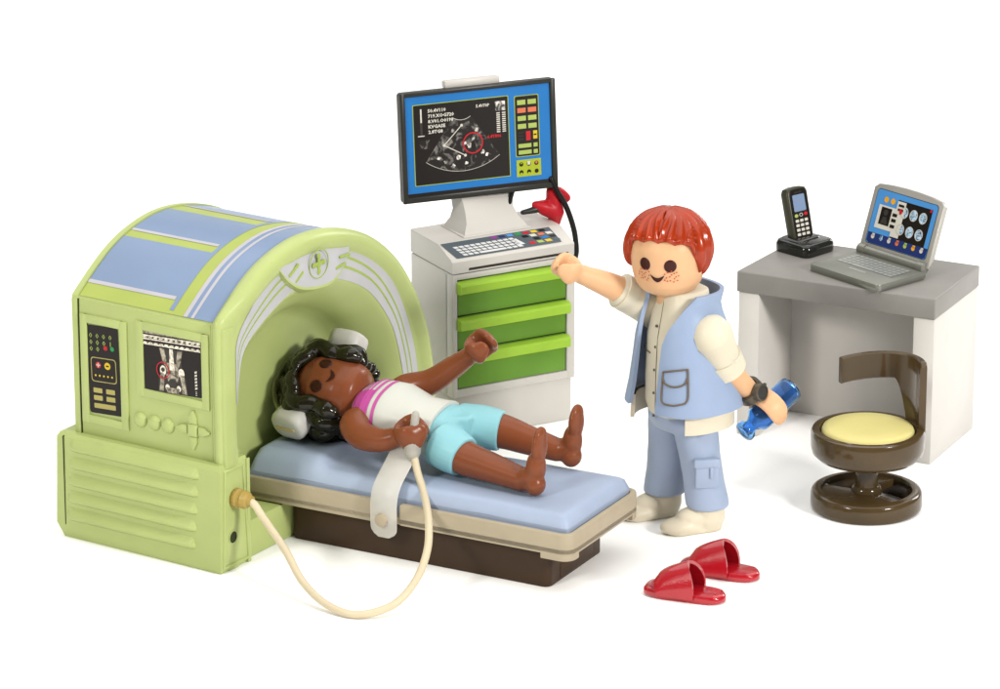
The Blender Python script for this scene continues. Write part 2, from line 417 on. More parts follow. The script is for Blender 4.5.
b.build('ring_trim', [M['ring_white'], M['green_line']], SCN, fix=False)
# raised plaque hanging over the mouth, with an oval emblem and a knobbed cross
PU = .17
PLQ = cr([(2.04, 6.86), (2.27, 6.62), (2.56, 6.29), (2.89, 6.05), (3.25, 5.91), (3.7, 5.82), (4.1, 5.79), (4.40, 5.84), (4.72, 5.98), (4.98, 6.25), (5.14, 6.50)], 5)
TOPE = cr([(5.14, 6.50), (4.75, 6.60), (4.2, 6.69), (3.5, 6.77), (2.7, 6.84), (2.04, 6.86)], 5)[1:-1]
b = MB(); n_ = len(PLQ)
back = [(.0, p[0]+.07*min(1, abs(i-n_*.5)/n_*2)*(1 if i < n_/2 else .2), p[1]-.02) for i, p in enumerate(PLQ)]
# side wall flares a little towards the ring, so the plaque is thicker at its lower left
front = [(PU*math.sin(PI*min(1, max(.0, (i+1.5)/(n_+2))))**.5, p[0], p[1]) for i, p in enumerate(PLQ)]
low = [(-.12, p[0]+.10*math.sin(PI*i/(n_-1))*.3, p[1]-.12*math.sin(PI*i/(n_-1))) for i, p in enumerate(PLQ)]
b.loft([low, [(f[0]-.05, f[1], f[2]-.035*math.sin(PI*i/(n_-1))) for i, f in enumerate(front)], front], 0, None, False, False, False)
top_ = [(.02, p[0], p[1]) for p in TOPE]
tri_top = [TOPE[::-1][min(len(TOPE)-1, int(i*(len(TOPE)-1)/(n_-1)+.5))] for i in range(n_)]
mid1 = [(f[0]*.9+.004, f[1]+(t[0]-f[1])*.5, f[2]+(t[1]-f[2])*.5) for f, t in zip(front, tri_top)]
rim_ = [(f[0], f[1]+(t[0]-f[1])*.07, f[2]+(t[1]-f[2])*.07) for f, t in zip(front, tri_top)]
end_ = [(.03, t[0], t[1]) for t in tri_top]
b.loft([front, rim_], 0, None, False, False, False)
b.loft([rim_, mid1, end_], 1, None, False, False, False)
PQ = b
c0 = (3.74, 6.40); eu = .165
b = MB()
b.tube([(eu, c0[0]+.37*math.cos(2*PI*k/24), c0[1]+.335*math.sin(2*PI*k/24)) for k in range(25)], .013, 8, 0, res=2, round_ends=False, caps=False)
X = axes((eu-.01, c0[0], c0[1]), (0, 1, 0), (0, 0, 1), (1, 0, 0))
b.box(-.05, .05, -.24, .24, -.01, .016, .008, 0, X); b.box(-.23, .23, -.05, .05, -.01, .015, .008, 0, X)
for dx, dy in ((.19, 0), (-.19, 0), (0, .19), (0, -.19)): b.ell((dx, dy, .012), (.075, .065, .014), 0, X, 16, 8)
b.build('emblem', M['green_line'], SCN)
b = PQ
for (p, q) in (((2.62, 6.40), (2.95, 6.58)), ((2.86, 6.20), (3.12, 6.36)), ((4.62, 6.32), (4.98, 6.30)), ((4.45, 6.10), (4.80, 6.12))): b.tube([(eu-.03, p[0], p[1]), (eu-.02, q[0], q[1])], .035, 8, 2, res=1)
b.build('plaque', [M['green'], M['ring_white'], M['green_line']], SCN, angle=50)
# control panels on the long side: local x along u, local y = z, facing -v
def SX(v): return axes((0, v, 0), (1, 0, 0), (0, 0, 1), (0, -1, 0))
def frame(b, u0, u1, z0, z1, ins, v):
    X = SX(v)
    w = ins
    b.box(u0, u0+w, z0, z1, -.02, .055, .022, 0, X); b.box(u1-w, u1, z0, z1, -.02, .056, .022, 0, X)
    b.box(u0+w*.5, u1-w*.5, z1-w, z1, -.02, .053, .022, 0, X); b.box(u0+w*.5, u1-w*.5, z0, z0+w, -.02, .052, .022, 0, X)
b = MB(); frame(b, -4.0+.0, -2.68, 2.86, 5.46, .20, .262); pn = b.build('control_panel', M['green'], SCN)
D = Decal(.90, 2.10)
D.rrect(0, 0, 1, 1, 'ink', 0, .05)
for r_ in range(3):
    for c_ in range(4):
        if r_ == 2 and c_ >= 2: D.disc(.17+c_*.21, .245, .055, 'red_ink' if c_ == 2 else 'green_ink', 1)
        else: D.text(.085+c_*.205, .145+r_*.075, .165, '0' if (r_, c_) != (1, 3) else '1', 'lime_ink', 1, .0, 1.15)
D.rrect(.10, .36, .90, .64, 'khaki', 1, .08); D.rrect(.125, .371, .875, .629, 'ink', 2, .07)
D.disc(.34, .445, .075, 'red_ink', 3); D.disc(.63, .445, .085, 'yellow', 3)
D.rect(.325, .42, .355, .47, 'pale_ink', 4); D.rect(.28, .438, .40, .452, 'pale_ink', 4); D.rect(.585, .437, .675, .453, 'ink', 4)
for k in range(5): D.disc(.24+k*.13, .565, .028, 'yellow', 3, 5)
for r_ in range(2):
    for c_ in range(2): D.rrect(.14+c_*.40, .71+r_*.085, .42+c_*.40, .765+r_*.085, 'khaki', 1, .02)
D.rrect(.14, .885, .82, .94, 'khaki', 1, .02)
D.build('keypad_print', pn, axes((-3.84, .240, 5.22), (.9985, 0, .055), (-.03, 0, .9995), (0, -1, 0)))
b = MB(); frame(b, -2.42, -.40, 3.78, 5.56, .20, .262); pn = b.build('scan_screen', M['green'], SCN)
D = Decal(1.60, 1.38, .003)
D.rrect(0, 0, 1, 1, 'ink', 0, .05)
D.rect(.0, .0, 1, .03, 'ct', 1)
random.seed(3)
for yy in (.055, .115, .20): D.rect(0, yy, 1, yy+.022, 'ct_bone', 1)
for yy in (.075, .17):
    for k in range(11):
        x = .0+k*.092; D.poly([(x, yy+.02), (x+.035, yy-.0), (x+.085, yy+.012), (x+.06, yy+.03), (x+.03, yy+.036)], 'ct_bone', 2)
body = [(.27, .25), (.70, .25), (.66, .42), (.67, .55), (.73, .72), (.76, .99), (.24, .99), (.25, .78), (.32, .56), (.31, .42)]
D.poly(body[:5]+body[5:], 'ink_soft', 1)
for pl in ([(.29, .25), (.37, .25), (.40, .45), (.38, .56), (.33, .45)], [(.68, .25), (.60, .25), (.57, .45), (.60, .56), (.65, .45)]): D.poly(pl, 'ct', 2)
D.poly([(.46, .24), (.52, .24), (.54, .60), (.45, .60)], 'ct_bone', 3)
D.poly([(.40, .48), (.58, .48), (.62, .62), (.58, .80), (.42, .80), (.37, .62)], 'ct', 2)
D.disc(.335, .625, .085, 'ct_bone', 3, sy=1.4); D.disc(.655, .63, .085, 'ct_bone', 3, sy=1.3)
D.poly([(.29, .66), (.36, .68), (.35, .82), (.33, .98), (.26, .98), (.28, .82)], 'ct', 4); D.poly([(.63, .68), (.70, .66), (.72, .82), (.74, .98), (.66, .98), (.65, .82)], 'ct', 4); D.disc(.405, .90, .06, 'ct_bone', 4, sy=1.2); D.disc(.60, .90, .06, 'ct_bone', 4, sy=1.2)
D.disc(.50, .82, .12, 'ink_soft', 5, sy=.9); D.poly([(.38, .90), (.62, .90), (.60, .99), (.40, .99)], 'ct', 5)
D.disc(.335, .61, .05, 'ink_soft', 5)
D.ring(.335, .62, .165, .026, 'red_ink', 6, sy=1.15)
for k in range(6): D.poly([(.885, .56+k*.055), (.925, .545+k*.055), (.925, .58+k*.055), (.885, .595+k*.055)], 'pale_ink', 3)
for k in range(3): D.rect(.89, .90+k*.028, .915, .912+k*.028, 'pale_ink', 3)
D.build('scan_print', pn, axes((-2.235, .240, 5.345), (.9985, 0, .045), (-.025, 0, .9995), (0, -1, 0)))
for u in (-2.36, -1.97, -1.59):
    b = MB(); b.lathe([(.185, -.02), (.18, .02), (.15, .065), (.09, .09), (0, .1)], 28, 0, SX(.262) @ T3(u, 3.20, 0)); b.build('push_button', M['green'], SCN)
b = MB(); X = SX(.262) @ T3(-.87, 3.24, 0)
b.box(-.13, .13, -.15, .15, -.02, .09, .04, 0, X)
for k in range(4):
    Y = X @ Rz(PI/2*k)
    L = .46
    b.prism([(.15, -.10), (.30, -.10), (L, -.02), (L, .02), (.30, .10), (.15, .10)], -.02, .075, .03, 0, Y)
b.build('joypad', M['green'], SCN)
# lower cabinet with ribs, its cut corners and the connector end
b = MB()
pl = [(-4.62, 0.0), (-4.60, .06), (0, 0), (0, 1.08), (-4.62, 1.08)]
b.loft([[(-4.52, .10, 0), (-.06, .06, 0), (-.04, 1.09, 0), (-4.52, 1.09, 0)], [(-4.66, .0, .36), (0.0, -.02, .10), (0.0, 1.09, .10), (-4.66, 1.09, .36)],
        [(-4.60, .02, 2.46), (-.005, .015, 2.46), (0, 1.07, 2.46), (-4.60, 1.07, 2.46)], [(-4.55, .09, 2.56), (-.07, .08, 2.57), (-.05, 1.04, 2.57), (-4.55, 1.04, 2.56)]])
bm_ = bmesh.new()
base_mb = b
b.box(-4.6, -.25, 7.6, 8.72, 0, 2.5, .08)
b.box(-3.4, -.10, 1.0, 7.7, 0, .90, .05)
b.box(-1.5, -.8, .70, 1.9, .85, 2.32, .05); b.box(-2.0, -.3, 6.6, 7.5, .85, 2.42, .05)
b.build('lower_cabinet', M['green'], SCN, angle=30)
b = MB()
for k in range(5):
    z = 2.27-k*.42
    y0 = .02-.02*(k/4)
    for (ua, ub) in ((-4.22-.03*k, -.56-.03*k),):
        # rib: rises from the face towards its lower edge
        sec = [(0.0, z+.20), (-.06, z+.10), (-.125, z+.02), (-.135, z-.03), (-.10, z-.075), (.03, z-.10), (.03, z+.20)]
        rings = [[(u, y0+.02+a*(1-abs(e)) if a < 0 else y0+a, zz if a < 0 else zz) for a, zz in sec] for u, e in ((ua, .9), (ua+.08, .25), (ua+.16, 0), (ub-.16, 0), (ub-.08, .25), (ub, .9))]
        b.loft(rings)
b.build('side_rib', M['green'], SCN, angle=60)
b = MB(); b.box(-4.415, -4.395, -.012, .05, .34, 2.50, .004); b.box(-4.06, -4.045, .245, .30, 2.56, 5.78, .002); b.build('seam', M['hole'], SCN)
b = MB(); fr = [(.20, 2.42), (.88, 2.40), (1.04, .12), (.10, .14)]
for (a, c) in ((0, 1), (1, 2), (2, 3), (3, 0)):
    p, q = fr[a], fr[c]; b.tube([(.0, p[0], p[1]), (.0, q[0], q[1])], .035, 8, 0, res=1)
b.box(-.02, .03, 1.0, 1.13, .0, 2.5, .03)
b.build('connector_panel', M['green'], SCN)
b = MB(); b.lathe([(.17, -.01), (.17, .014), (.14, .014), (.135, .004)], 24, 0, XP(.0) @ T3(.47, .78, 0), True, False); b.lathe([(.135, .006), (0, .0061)], 24, 1, XP(.0) @ T3(.47, .78, 0))
b.build('port', [M['green'], M['hole']], SCN)

# ================================================================== EXAMINATION TABLE
TBL = thing('examination_table', 'low examination table with pale blue mattress, warm grey tray and brown base', 'table', (1.557, -17.889, 0), -0.494)
b = MB(); b.prism(rrpoly(-7.42, -.72, .36, 3.0, .18), 0, .96, .03); b.box(-.95, -.70, .9, 2.5, .05, .5, .03); b.build('base', M['brown'], TBL)
b = MB()
OR = rrpoly(-8.6, 0, 0, 3.48, .30, 6); IR = rrpoly(-8.45, -.13, .13, 3.35, .22, 6)
b.prism(OR, .98, 1.16, .04)
def rimring(b, z0, z1, mi=0):
    n = len(OR)
    b.loft([[(p[0], p[1], z0) for p in OR], [(p[0], p[1], z1-.03) for p in OR], [(p[0]*.997-.01, p[1]*.99+.017, z1) for p in OR], [(p[0], p[1], z1) for p in IR], [(p[0], p[1], z0) for p in IR]], mi, None, True, False, False)
# near side is interrupted by a notch where the strap is buttoned on
def rim_piece(pts_out, z0, z1): pass
def sidebar(b, u0, u1, v0, v1, z0=.93, z1=1.48): b.box(u0, u1, v0, v1, z0, z1, .045)
sidebar(b, -8.6, -5.06, 0, .15); sidebar(b, -8.6, -5.06, 3.33, 3.48)
cor = [(-4.34, 0)]+[(-.30+.30*math.sin(R(a)), .30-.30*math.cos(R(a))) for a in range(0, 91, 15)]+[(-.30+.30*math.cos(R(a)), 3.18+.30*math.sin(R(a))) for a in range(0, 91, 15)]+[(-4.34, 3.48)]
inn = [(-4.34, .15)]+[(-.34+.20*math.sin(R(a)), .34-.19*math.cos(R(a))) for a in range(0, 91, 15)]+[(-.34+.20*math.cos(R(a)), 3.14+.19*math.sin(R(a))) for a in range(0, 91, 15)]+[(-4.34, 3.33)]
b.prism(cor+inn[::-1], .96, 1.48, .04)
def corner(b, s): 
    q = [(-.75, 0.002)]+[(-.30+.298*math.sin(R(a)), .30-.298*math.cos(R(a))) for a in range(0, 91, 15)]+[(-.002, .42), (-.16, .42), (-.16, .16), (-.75, .16)]
    if s: q = [(x, 3.48-y) for x, y in q][::-1]
    b.prism(q, .84, 1.2, .03)
corner(b, 0); corner(b, 1)
b.build('tray', M['tray'], TBL)
# mattress: a soft slab with a raised pillow end
random.seed(5)
nu, nv = 90, 40; U0, U1, V0, V1 = -8.42, -.19, .21, 3.27
def mz(fu, fv):
    u = U0+(U1-U0)*fu; v = V0+(V1-V0)*fv
    e = min(u-U0, U1-u, v-V0, V1-v); z = 1.84
    t = max(0, min(1, (-6.35-u)/.45)); t = t*t*(3-2*t)
    z += .20*t*min(1, (v-V0)/.35)*min(1, (V1-v)/.35)
    z += .012*math.sin(u*2.1+v)*math.sin(v*2.7-u*.6)
    z -= .05*math.exp(-((v-1.9)/.7)**2)*math.exp(-((u+3.9)/2.2)**2)
    q = max(0, min(1, e/.26)); z -= .30*(1-math.sqrt(max(0, 1-(1-q)**2)))
    return (u, v, z)
rows = [[mz(i/nu, j/nv) for i in range(nu+1)] for j in range(nv+1)]
b = MB(); b.loft(rows, 0, None, False, False, False)
edge = [(U0+(U1-U0)*i/nu, V0) for i in range(nu+1)]+[(U1, V0+(V1-V0)*j/nv) for j in range(1, nv+1)]+[(U0+(U1-U0)*(nu-i)/nu, V1) for i in range(1, nu+1)]+[(U0, V0+(V1-V0)*(nv-j)/nv) for j in range(1, nv)]
b.loft([[(u, v, 1.545) for u, v in edge], [(u, v, 1.15) for u, v in edge]], 0, None, True, False, True)
b.build('mattress', M['mattress'], TBL, angle=70)
# milky strap across the patient's waist, buttoned to the tray's near side
b = MB()
path = [(-4.70, -.085, .66), (-4.70, -.10, 1.1), (-4.69, -.10, 1.55), (-4.68, .06, 1.88), (-4.66, .45, 2.20), (-4.62, .90, 2.60), (-4.60, 1.22, 2.86)]
pp = [Vector(p) for p in path]; fine = []
for i in range(len(pp)-1):
    a = pp[i-1] if i else pp[0]*2-pp[1]; c = pp[i]; d = pp[i+1]; e = pp[i+2] if i+2 < len(pp) else pp[-1]*2-pp[-2]
    for k in range(6):
        t = k/6; fine.append(.5*((2*c)+(d-a)*t+(2*a-5*c+4*d-e)*t*t+(3*c-a-3*d+e)*t**3))
fine.append(pp[-1]); rings = []
start = [(0.10, .02), (.22, .05), (.30, .12), (.335, .22), (.345, .34)]
for i, p in enumerate(fine):
    t = (fine[min(i+1, len(fine)-1)]-fine[max(i-1, 0)]).normalized(); w = Vector((1, 0, 0)); w = (w-t*w.dot(t)).normalized(); n_ = t.cross(w)
    hw = .345 if i > 3 else (.16, .27, .325, .34)[i]
    rings.append([tuple(p+w*hw+n_*.0), tuple(p+w*(hw-.03)+n_*.045), tuple(p-w*(hw-.03)+n_*.045), tuple(p-w*hw), tuple(p-w*(hw-.03)-n_*.03), tuple(p+w*(hw-.03)-n_*.03)])
b.loft(rings)
st = b.build('safety_strap', M['strap'], None, angle=50); st.location = TBL.location; st.rotation_euler = TBL.rotation_euler
tag(st, 'milky see-through strap from under the patient\'s hand, buttoned to the table side', 'strap')
b = MB(); X = axes((-4.73, -.13, 1.08), (1, 0, 0), (0, 0, 1), (0, -1, 0)); b.lathe([(.15, -.03), (.155, .04), (.14, .08), (.08, .095), (0, .1)], 24, 0, X); b.build('button', M['tray'], st)

# ================================================================== ULTRASOUND CART
CRT = thing('ultrasound_cart', 'white medical cart with three green drawers, sloped keyboard and wide monitor', 'medical cart', (-1.138, -7.491, 0), 0.502)
W, Dp = 3.36, 2.18
b = MB()
b.box(.0, W+.04, .25, Dp, 1.10, 4.245, .035)           # rear body block
b.box(.0, .135, 0, .4, 1.10, 4.245, .03); b.box(3.17, W+.04, 0, .4, 1.10, 4.243, .03)
b.box(.05, 3.3, .004, .4, 4.10, 4.24, .015); b.box(.05, 3.3, .004, .4, 1.103, 1.31, .03)

b.build('body', M['white'], CRT)
b = MB(); b.box(.06, W-.02, .06, Dp-.06, 0, 1.13, .03); b.build('plinth', M['white'], CRT)
b = MB(); b.box(.10, 3.2, .10, .3, 1.25, 4.14, 0); b.build('drawer_recess', M['slot'], CRT)
for z0, z1 in ((3.185, 4.07), (2.315, 3.145), (1.325, 2.275)):
    b = MB(); b.box(.155, 3.15, .03, .5, z0, z1, .02); dr = b.build('drawer', M['drawer'], CRT)
    b = MB(); sec = [(.04, z1-.33), (-.13, z1-.31), (-.17, z1-.28), (-.17, z1-.10), (-.13, z1-.05), (.04, z1-.01)]
    b.loft([[(u, v*(k if v < 0 else 1), z) for v, z in sec] for u, k in ((.11, .5), (.14, 1), (3.19, 1), (3.22, .6))]); b.build('handle', M['handle'], dr, angle=30)
# console: flat at the back, sloping to the keyboard in front
b = MB(); sec = [(0.0, 4.27), (-.005, 4.56), (.03, 4.60), (.68, 4.845), (.74, 4.855), (Dp-.03, 4.86), (Dp, 4.83), (Dp, 4.27)]
b.prism(sec, -.02, W+.02, .035, 0, axes((0, 0, 0), (0, 1, 0), (0, 0, 1), (1, 0, 0)), all_edges=False)
b.build('console', M['white'], CRT, angle=30)
b = MB(); b.box(.44, 3.2, -.012, .05, 4.315, 4.375, .006); b.build('disc_slot', M['slot'], CRT)
sl = Vector((0, .648, .255)).normalized()
KX = axes((.10, .075, 4.634), (1, 0, 0), tuple(sl), (0, -sl.z, sl.y))
kw, kh = 2.96, .62
D = Decal(kw, kh, .005)                              # y measured down from the top edge of the panel
KT = KX @ T3(0, kh, 0)
D.poly([(-.03, 0), (.985, 0), (1, 1), (.02, 1)], 'kb', 0)
random.seed(11)
for r_ in range(4):
    y = .30+r_*.165
    for k in range(11):
        x = .05+.012*r_+k*.0515
        w_ = .040
        if r_ == 3 and 3 <= k <= 7:
            if k == 3: D.poly([(x, y), (x+.0515*4+.04, y), (x+.0515*4+.055, y+.115), (x+.012, y+.115)], 'key', 1)
            continue
        D.poly([(x, y), (x+w_, y), (x+w_+.012, y+.115), (x+.012, y+.115)], 'key', 1)
D.poly([(.61, .42), (.63, .38), (.68, .78), (.60, .80)], 'key', 1)
for k, c_ in enumerate(('purple', 'navy_ink', 'sky_ink', 'green_ink', 'red_ink', 'yellow', 'ink')): D.poly([(.42+k*.075, .06), (.475+k*.075, .06), (.485+k*.075, .2), (.43+k*.075, .2)], c_, 1)
for r_, row in enumerate((('ink', 'pale_ink', 'orange_ink', 'pale_ink'), ('kb', 'ink', 'blue_ink', 'ink'), ('red_ink', 'lime_ink', 'yellow', 'kb'))):
    for k, c_ in enumerate(row): D.poly([(.69+k*.075+.012*r_, .27+r_*.22), (.745+k*.075+.012*r_, .27+r_*.22), (.757+k*.075+.012*r_, .42+r_*.22), (.702+k*.075+.012*r_, .42+r_*.22)], c_, 1)
D.build('keyboard', CRT, KT)
# monitor foot
b = MB(); rings = []
for (v, z, u0, u1, t) in ((.86, 4.86, .80, 2.55, 1.0), (.90, 4.95, .82, 2.53, .95), (1.05, 5.12, .95, 2.40, .75), (1.2, 5.35, 1.0, 2.33, .55), (1.30, 5.62, .98, 2.36, .5), (1.62, 5.95, .96, 2.38, .5), (1.8, 6.4, .96, 2.38, .4)):
    rings.append([(u0, v, z), (u1, v, z), (u1+.06, v+t, z), (u0-.06, v+t, z)])
b.loft(rings); b.box(.74, 2.62, .80, 2.0, 4.84, 4.90, .025); b.build('monitor_stand', M['white'], CRT, angle=50)
# monitor: its own yaw and tilt, brought into the cart's space
ya, ti, mw, mh = .384, .093, 4.05, 2.72
ux = Vector((math.cos(ya), math.sin(ya), 0)); bk = Vector((-math.sin(ya), math.cos(ya), 0)); vy = (Vector((0, 0, 1))*math.cos(ti)+bk*math.sin(ti)); nn = ux.cross(vy)
MX = axes((-.485, -5.621, 7.082), ux, vy, nn)
CI = (T3(-1.138, -7.491, 0) @ Rz(.502)).inverted()
MX = CI @ MX
b = MB()
b.prism(rrpoly(-mw/2, mw/2, -mh/2, mh/2, .09), -.30, -.055, .05, 0, MX)
hw, hh = mw/2, mh/2
for x0, x1, y0, y1 in ((-hw, -hw+.13, -hh, hh), (hw-.15, hw, -hh, hh), (-hw+.06, hw-.06, hh-.11, hh-.001), (-hw+.06, hw-.06, -hh+.001, -hh+.15)): b.box(x0, x1, y0, y1, -.12, .0+(.003 if y1-y0 > 1 else 0), .03, 0, MX)
mon = b.build('monitor', M['bezel'], CRT)
b = MB(); b.box(-.80, .65, hh-.02, hh+.17, -.42, -.16, .05, 0, MX); b.box(-1.3, 1.2, -.9, .9, -.46, -.28, .08, 0, MX); b.build('monitor_back', M['white'], CRT)
pw, ph_ = mw-.27, mh-.25
D = Decal(pw, ph_, .003)
S0 = MX @ T3(-hw+.125, hh-.105, -.05)
D.rect(0, 0, 1, 1, 'blue_ink', 0)
D.rrect(.052, .085, .712, .895, 'lime_edge', 1, .02); D.rrect(.057, .092, .707, .888, 'ink', 2, .02)
def sx(x): return .057+x*.65
def sy(y): return .092+y*.796
# fan of the ultrasound picture
cx, cy, r0, r1, a0, a1 = .505, .03, .40, 1.66, 54.6, 125.4
def fan(rr, a): return (sx(cx+rr*math.cos(R(a))/2.457), sy(cy+rr*math.sin(R(a))/1.966))
for k in range(16):
    aa, ab = a0+(a1-a0)*k/16, a0+(a1-a0)*(k+1)/16
    D.poly([fan(r0, aa), fan(r1, aa), fan(r1, ab), fan(r0, ab)], 'us', 3)
D.line([fan(r0, a0+(a1-a0)*k/16) for k in range(17)], .012, 'pale_ink', 4); D.line([fan(r1, a0+(a1-a0)*k/16) for k in range(17)], .010, 'pale_ink', 4)
D.line([fan(r0, a0), fan(r1, a0)], .006, 'ink_soft', 4); D.line([fan(r0, a1), fan(r1, a1)], .006, 'ink_soft', 4)
random.seed(21)
for (x, y, w_) in ((.575, .565, .055), (.62, .47, .05), (.53, .53, .04), (.69, .55, .07), (.33, .74, .06), (.26, .69, .05), (.40, .80, .05), (.72, .66, .05), (.41, .36, .05), (.66, .38, .05), (.46, .70, .05), (.54, .78, .04), (.76, .70, .04)):
    pts = [(sx(x+w_*random.uniform(.25, .62)*math.cos(2*PI*k/11)), sy(y+w_*random.uniform(.35, .75)*math.sin(2*PI*k/11))) for k in range(11)]
    D.poly(pts, 'us_bright', 5)
D.poly([(sx(.60), sy(.52)), (sx(.63), sy(.50)), (sx(.65), sy(.60)), (sx(.62), sy(.63)), (sx(.595), sy(.58))], 'ink', 6)
D.line([(sx(.50), sy(.30)), (sx(.31), sy(.53)), (sx(.53), sy(.68))], .022, 'pale_ink', 7)
for x, y in ((.50, .30), (.31, .53), (.53, .68)): D.disc(sx(x), sy(y), .035, 'pale_ink', 8)
D.ring(sx(.615), sy(.535), .25, .032, 'red_ink', 8)
for k, t in enumerate(('50.4V110', '719.XOG720', '8.V01.O0198', 'KVGASE', '2.8TG8')): D.text(sx(.15), sy(.10+k*.066), .112, t, 'pale_ink', 4, .004, 1.1)
D.text(sx(.66), sy(.10), .10, '5.4V70P', 'pale_ink', 4, .003, 1.05)
D.text(sx(.77), sy(.50), .11, '6.4Y806', 'red_ink', 4, .004, 1.0)
D.rect(sx(.065), sy(.04), sx(.09), sy(.38), 'ink_soft', 4); D.rect(sx(.07), sy(.05), sx(.086), sy(.22), 'pale_ink', 5); D.rect(sx(.04), sy(.38), sx(.11), sy(.392), 'pale_ink', 4)
D.rect(sx(.05), sy(.44), sx(.16), sy(.55), 'us', 4); D.rect(sx(.865), sy(.05), sx(.97), sy(.17), 'us_bright', 4)
for c_ in range(2):
    for r_ in range(10): D.rect(sx(.875+c_*.06), sy(.19+r_*.026), sx(.912+c_*.06), sy(.205+r_*.026), 'pale_ink', 4)
# right-hand key field
D.rrect(.752, .10, .922, .715, 'lime_edge', 1, .04); D.rrect(.757, .107, .917, .708, 'ink', 2, .04)
for r_, (y, c_) in enumerate(((.145, 'lime_ink'), (.225, 'orange_ink'), (.305, 'lime_ink'), (.385, 'lime_ink'))):
    for k in range(2): D.rect(.772+k*.073, y, .830+k*.073, y+.048, c_, 3)
for k in range(3): D.rect(.775, .47+k*.032, .81, .476+k*.032, 'ink_soft', 3)
D.rect(.827, .462, .858, .555, 'red_ink', 3); D.rect(.877, .462, .905, .545, 'yellow', 3); D.rect(.88, .495, .90, .51, 'ink', 4)
for y in (.585, .650): D.rect(.772, y, .862, y+.04, 'lime_ink', 3); D.rect(.877, y, .905, y+.04, 'lime_ink', 3)
D.rect(.755, .745, .925, .915, 'lime_edge', 1)
for k in range(3):
    for r_ in range(2): D.disc(.787+k*.053, .79+r_*.08, .055, 'ink', 2, 12)
D.rect(.83, .765, .85, .80, 'pale_ink', 3); D.disc(.893, .785, .03, 'orange_ink', 3)
for k in range(2): D.disc(.787+k*.053, .885, .03, 'lime_edge', 3, 10)
D.disc(.787, .78, .02, 'lime_edge', 3, 8)
D.rect(0, .965, 1, 1, 'ink', 1)
D.build('screen', mon, S0)
# ---- red ultrasound probe hung at the cart's right rear
PX = CRT.matrix_basis
PRB = thing('ultrasound_probe', 'red hand probe with black cable hung behind the right side of the monitor', 'ultrasound probe', (-1.138, -7.491, 0), .502)
b = MB()
b.tube([(2.94, 1.2, 5.29), (3.15, 1.2, 5.20), (3.45, 1.2, 5.08)], [.10, .19, .24], 16, res=6)
b.tube([(3.40, 1.2, 5.60), (3.46, 1.2, 5.3), (3.50, 1.2, 5.0), (3.54, 1.2, 4.6)], [.14, .20, .24, .06], 16, res=6)
b.tube([(3.40, 1.2, 5.58), (3.62, 1.2, 5.52), (3.82, 1.2, 5.34)], [.13, .13, .12], 16, res=6)
b.build('probe_body', M['probe'], PRB, remesh=.03, smooth=5)
b = MB(); b.tube([(2.60, 1.22, 5.14), (2.82, 1.2, 5.16), (3.0, 1.2, 5.18)], [.06, .08, .10], 12); b.build('holder', M['bezel'], PRB)
b = MB(); b.tube([(3.30, 1.05, 5.95), (3.45, .98, 5.60), (3.68, .98, 5.22), (3.88, 1.0, 4.72), (4.0, 1.05, 4.3), (4.06, 1.15, 3.8), (3.95, 1.5, 3.3), (3.4, 1.8, 3.0)], .07, 12, res=8)
b.tube([(2.42, 1.25, 5.95), (2.30, 1.25, 5.60), (2.24, 1.3, 5.3), (2.27, 1.5, 4.92)], .055, 12, res=6)
b.build('cable', M['black'], PRB)

# ================================================================== DESK WITH LAPTOP AND TELEPHONE
DSK = thing('desk', 'white desk with thick grey top, open kneehole in front', 'desk', (10.338, -9.184, 0), -0.457)
b = MB(); b.prism([(-5.132, 0), (0, 0), (0, 3.01), (-4.87, 3.01)], 4.192-.53, 4.192, .04, seg=3, all_edges=True); b.build('tabletop', M['desk_top'], DSK)
b = MB(); b.box(-.56, -.02, .04, 2.98, 0, 3.665, .03); b.build('side_panel', M['white2'], DSK)
b = MB(); b.box(-5.09, -4.55, .04, 2.9, 0, 3.665, .03); b.build('side_panel', M['white2'], DSK)
b = MB(); b.box(-4.6, -.5, 2.15, 2.4, 0.0, 3.66, .02); b.build('back_panel', M['white2'], DSK)

LYA = -.86
LAP = thing('laptop', 'open silver laptop showing brain scans, on the grey desk top', 'laptop', (0, 0, 0), 0)
lw, ld = 2.36, 1.70
# front-left corner on the desk
DM = T3(10.338, -9.184, 0) @ Rz(-.457)
FL = DM @ Vector((-3.575, .76, 4.192))
LAP.location = (FL.x, FL.y, 4.192); LAP.rotation_euler = (0, 0, LYA)
b = MB()
b.prism(rrpoly(0, lw, 0, ld, .12), .03, .20, .045)
b.prism([(.05, .02), (lw-.05, .02), (lw-.05, ld-.1), (.05, ld-.1)], .0, .05, .01)
bs = b.build('laptop_base', M['silver_dark'], LAP)
D = Decal(1.0, 1.0, .006); 
random.seed(2)
KX2 = T3(0, 0, .202)
D.rect(.28, -1.42, lw-.22, -.62, 'kb2', 0) if 'kb2' in M else None
M['lapkey'] = mat('pale_grey_key', (176, 178, 172), .35, metal=.3)
M['lapbed'] = mat('grey_key_bed', (132, 134, 128), .35, metal=.4)
D.poly([(.30, -1.40), (lw-.24, -1.40), (lw-.18, -.66), (.24, -.66)], 'lapbed', 0)
for r_ in range(5):
    for k in range(12):
        x = .29+k*.152-(4-r_)*.0; y = -1.385+r_*.145
        if r_ == 4 and 3 <= k <= 7:
            if k == 3: D.rect(x, y, x+.152*4+.125, y+.115, 'lapkey', 1)
            continue
        D.rect(x, y, x+.125, y+.115, 'lapkey', 1)
D.rect(.9, -.52, 1.45, -.46, 'lapkey', 0)
D.build('keyboard', bs, KX2)
b = MB(); Y90 = Ry(PI/2)
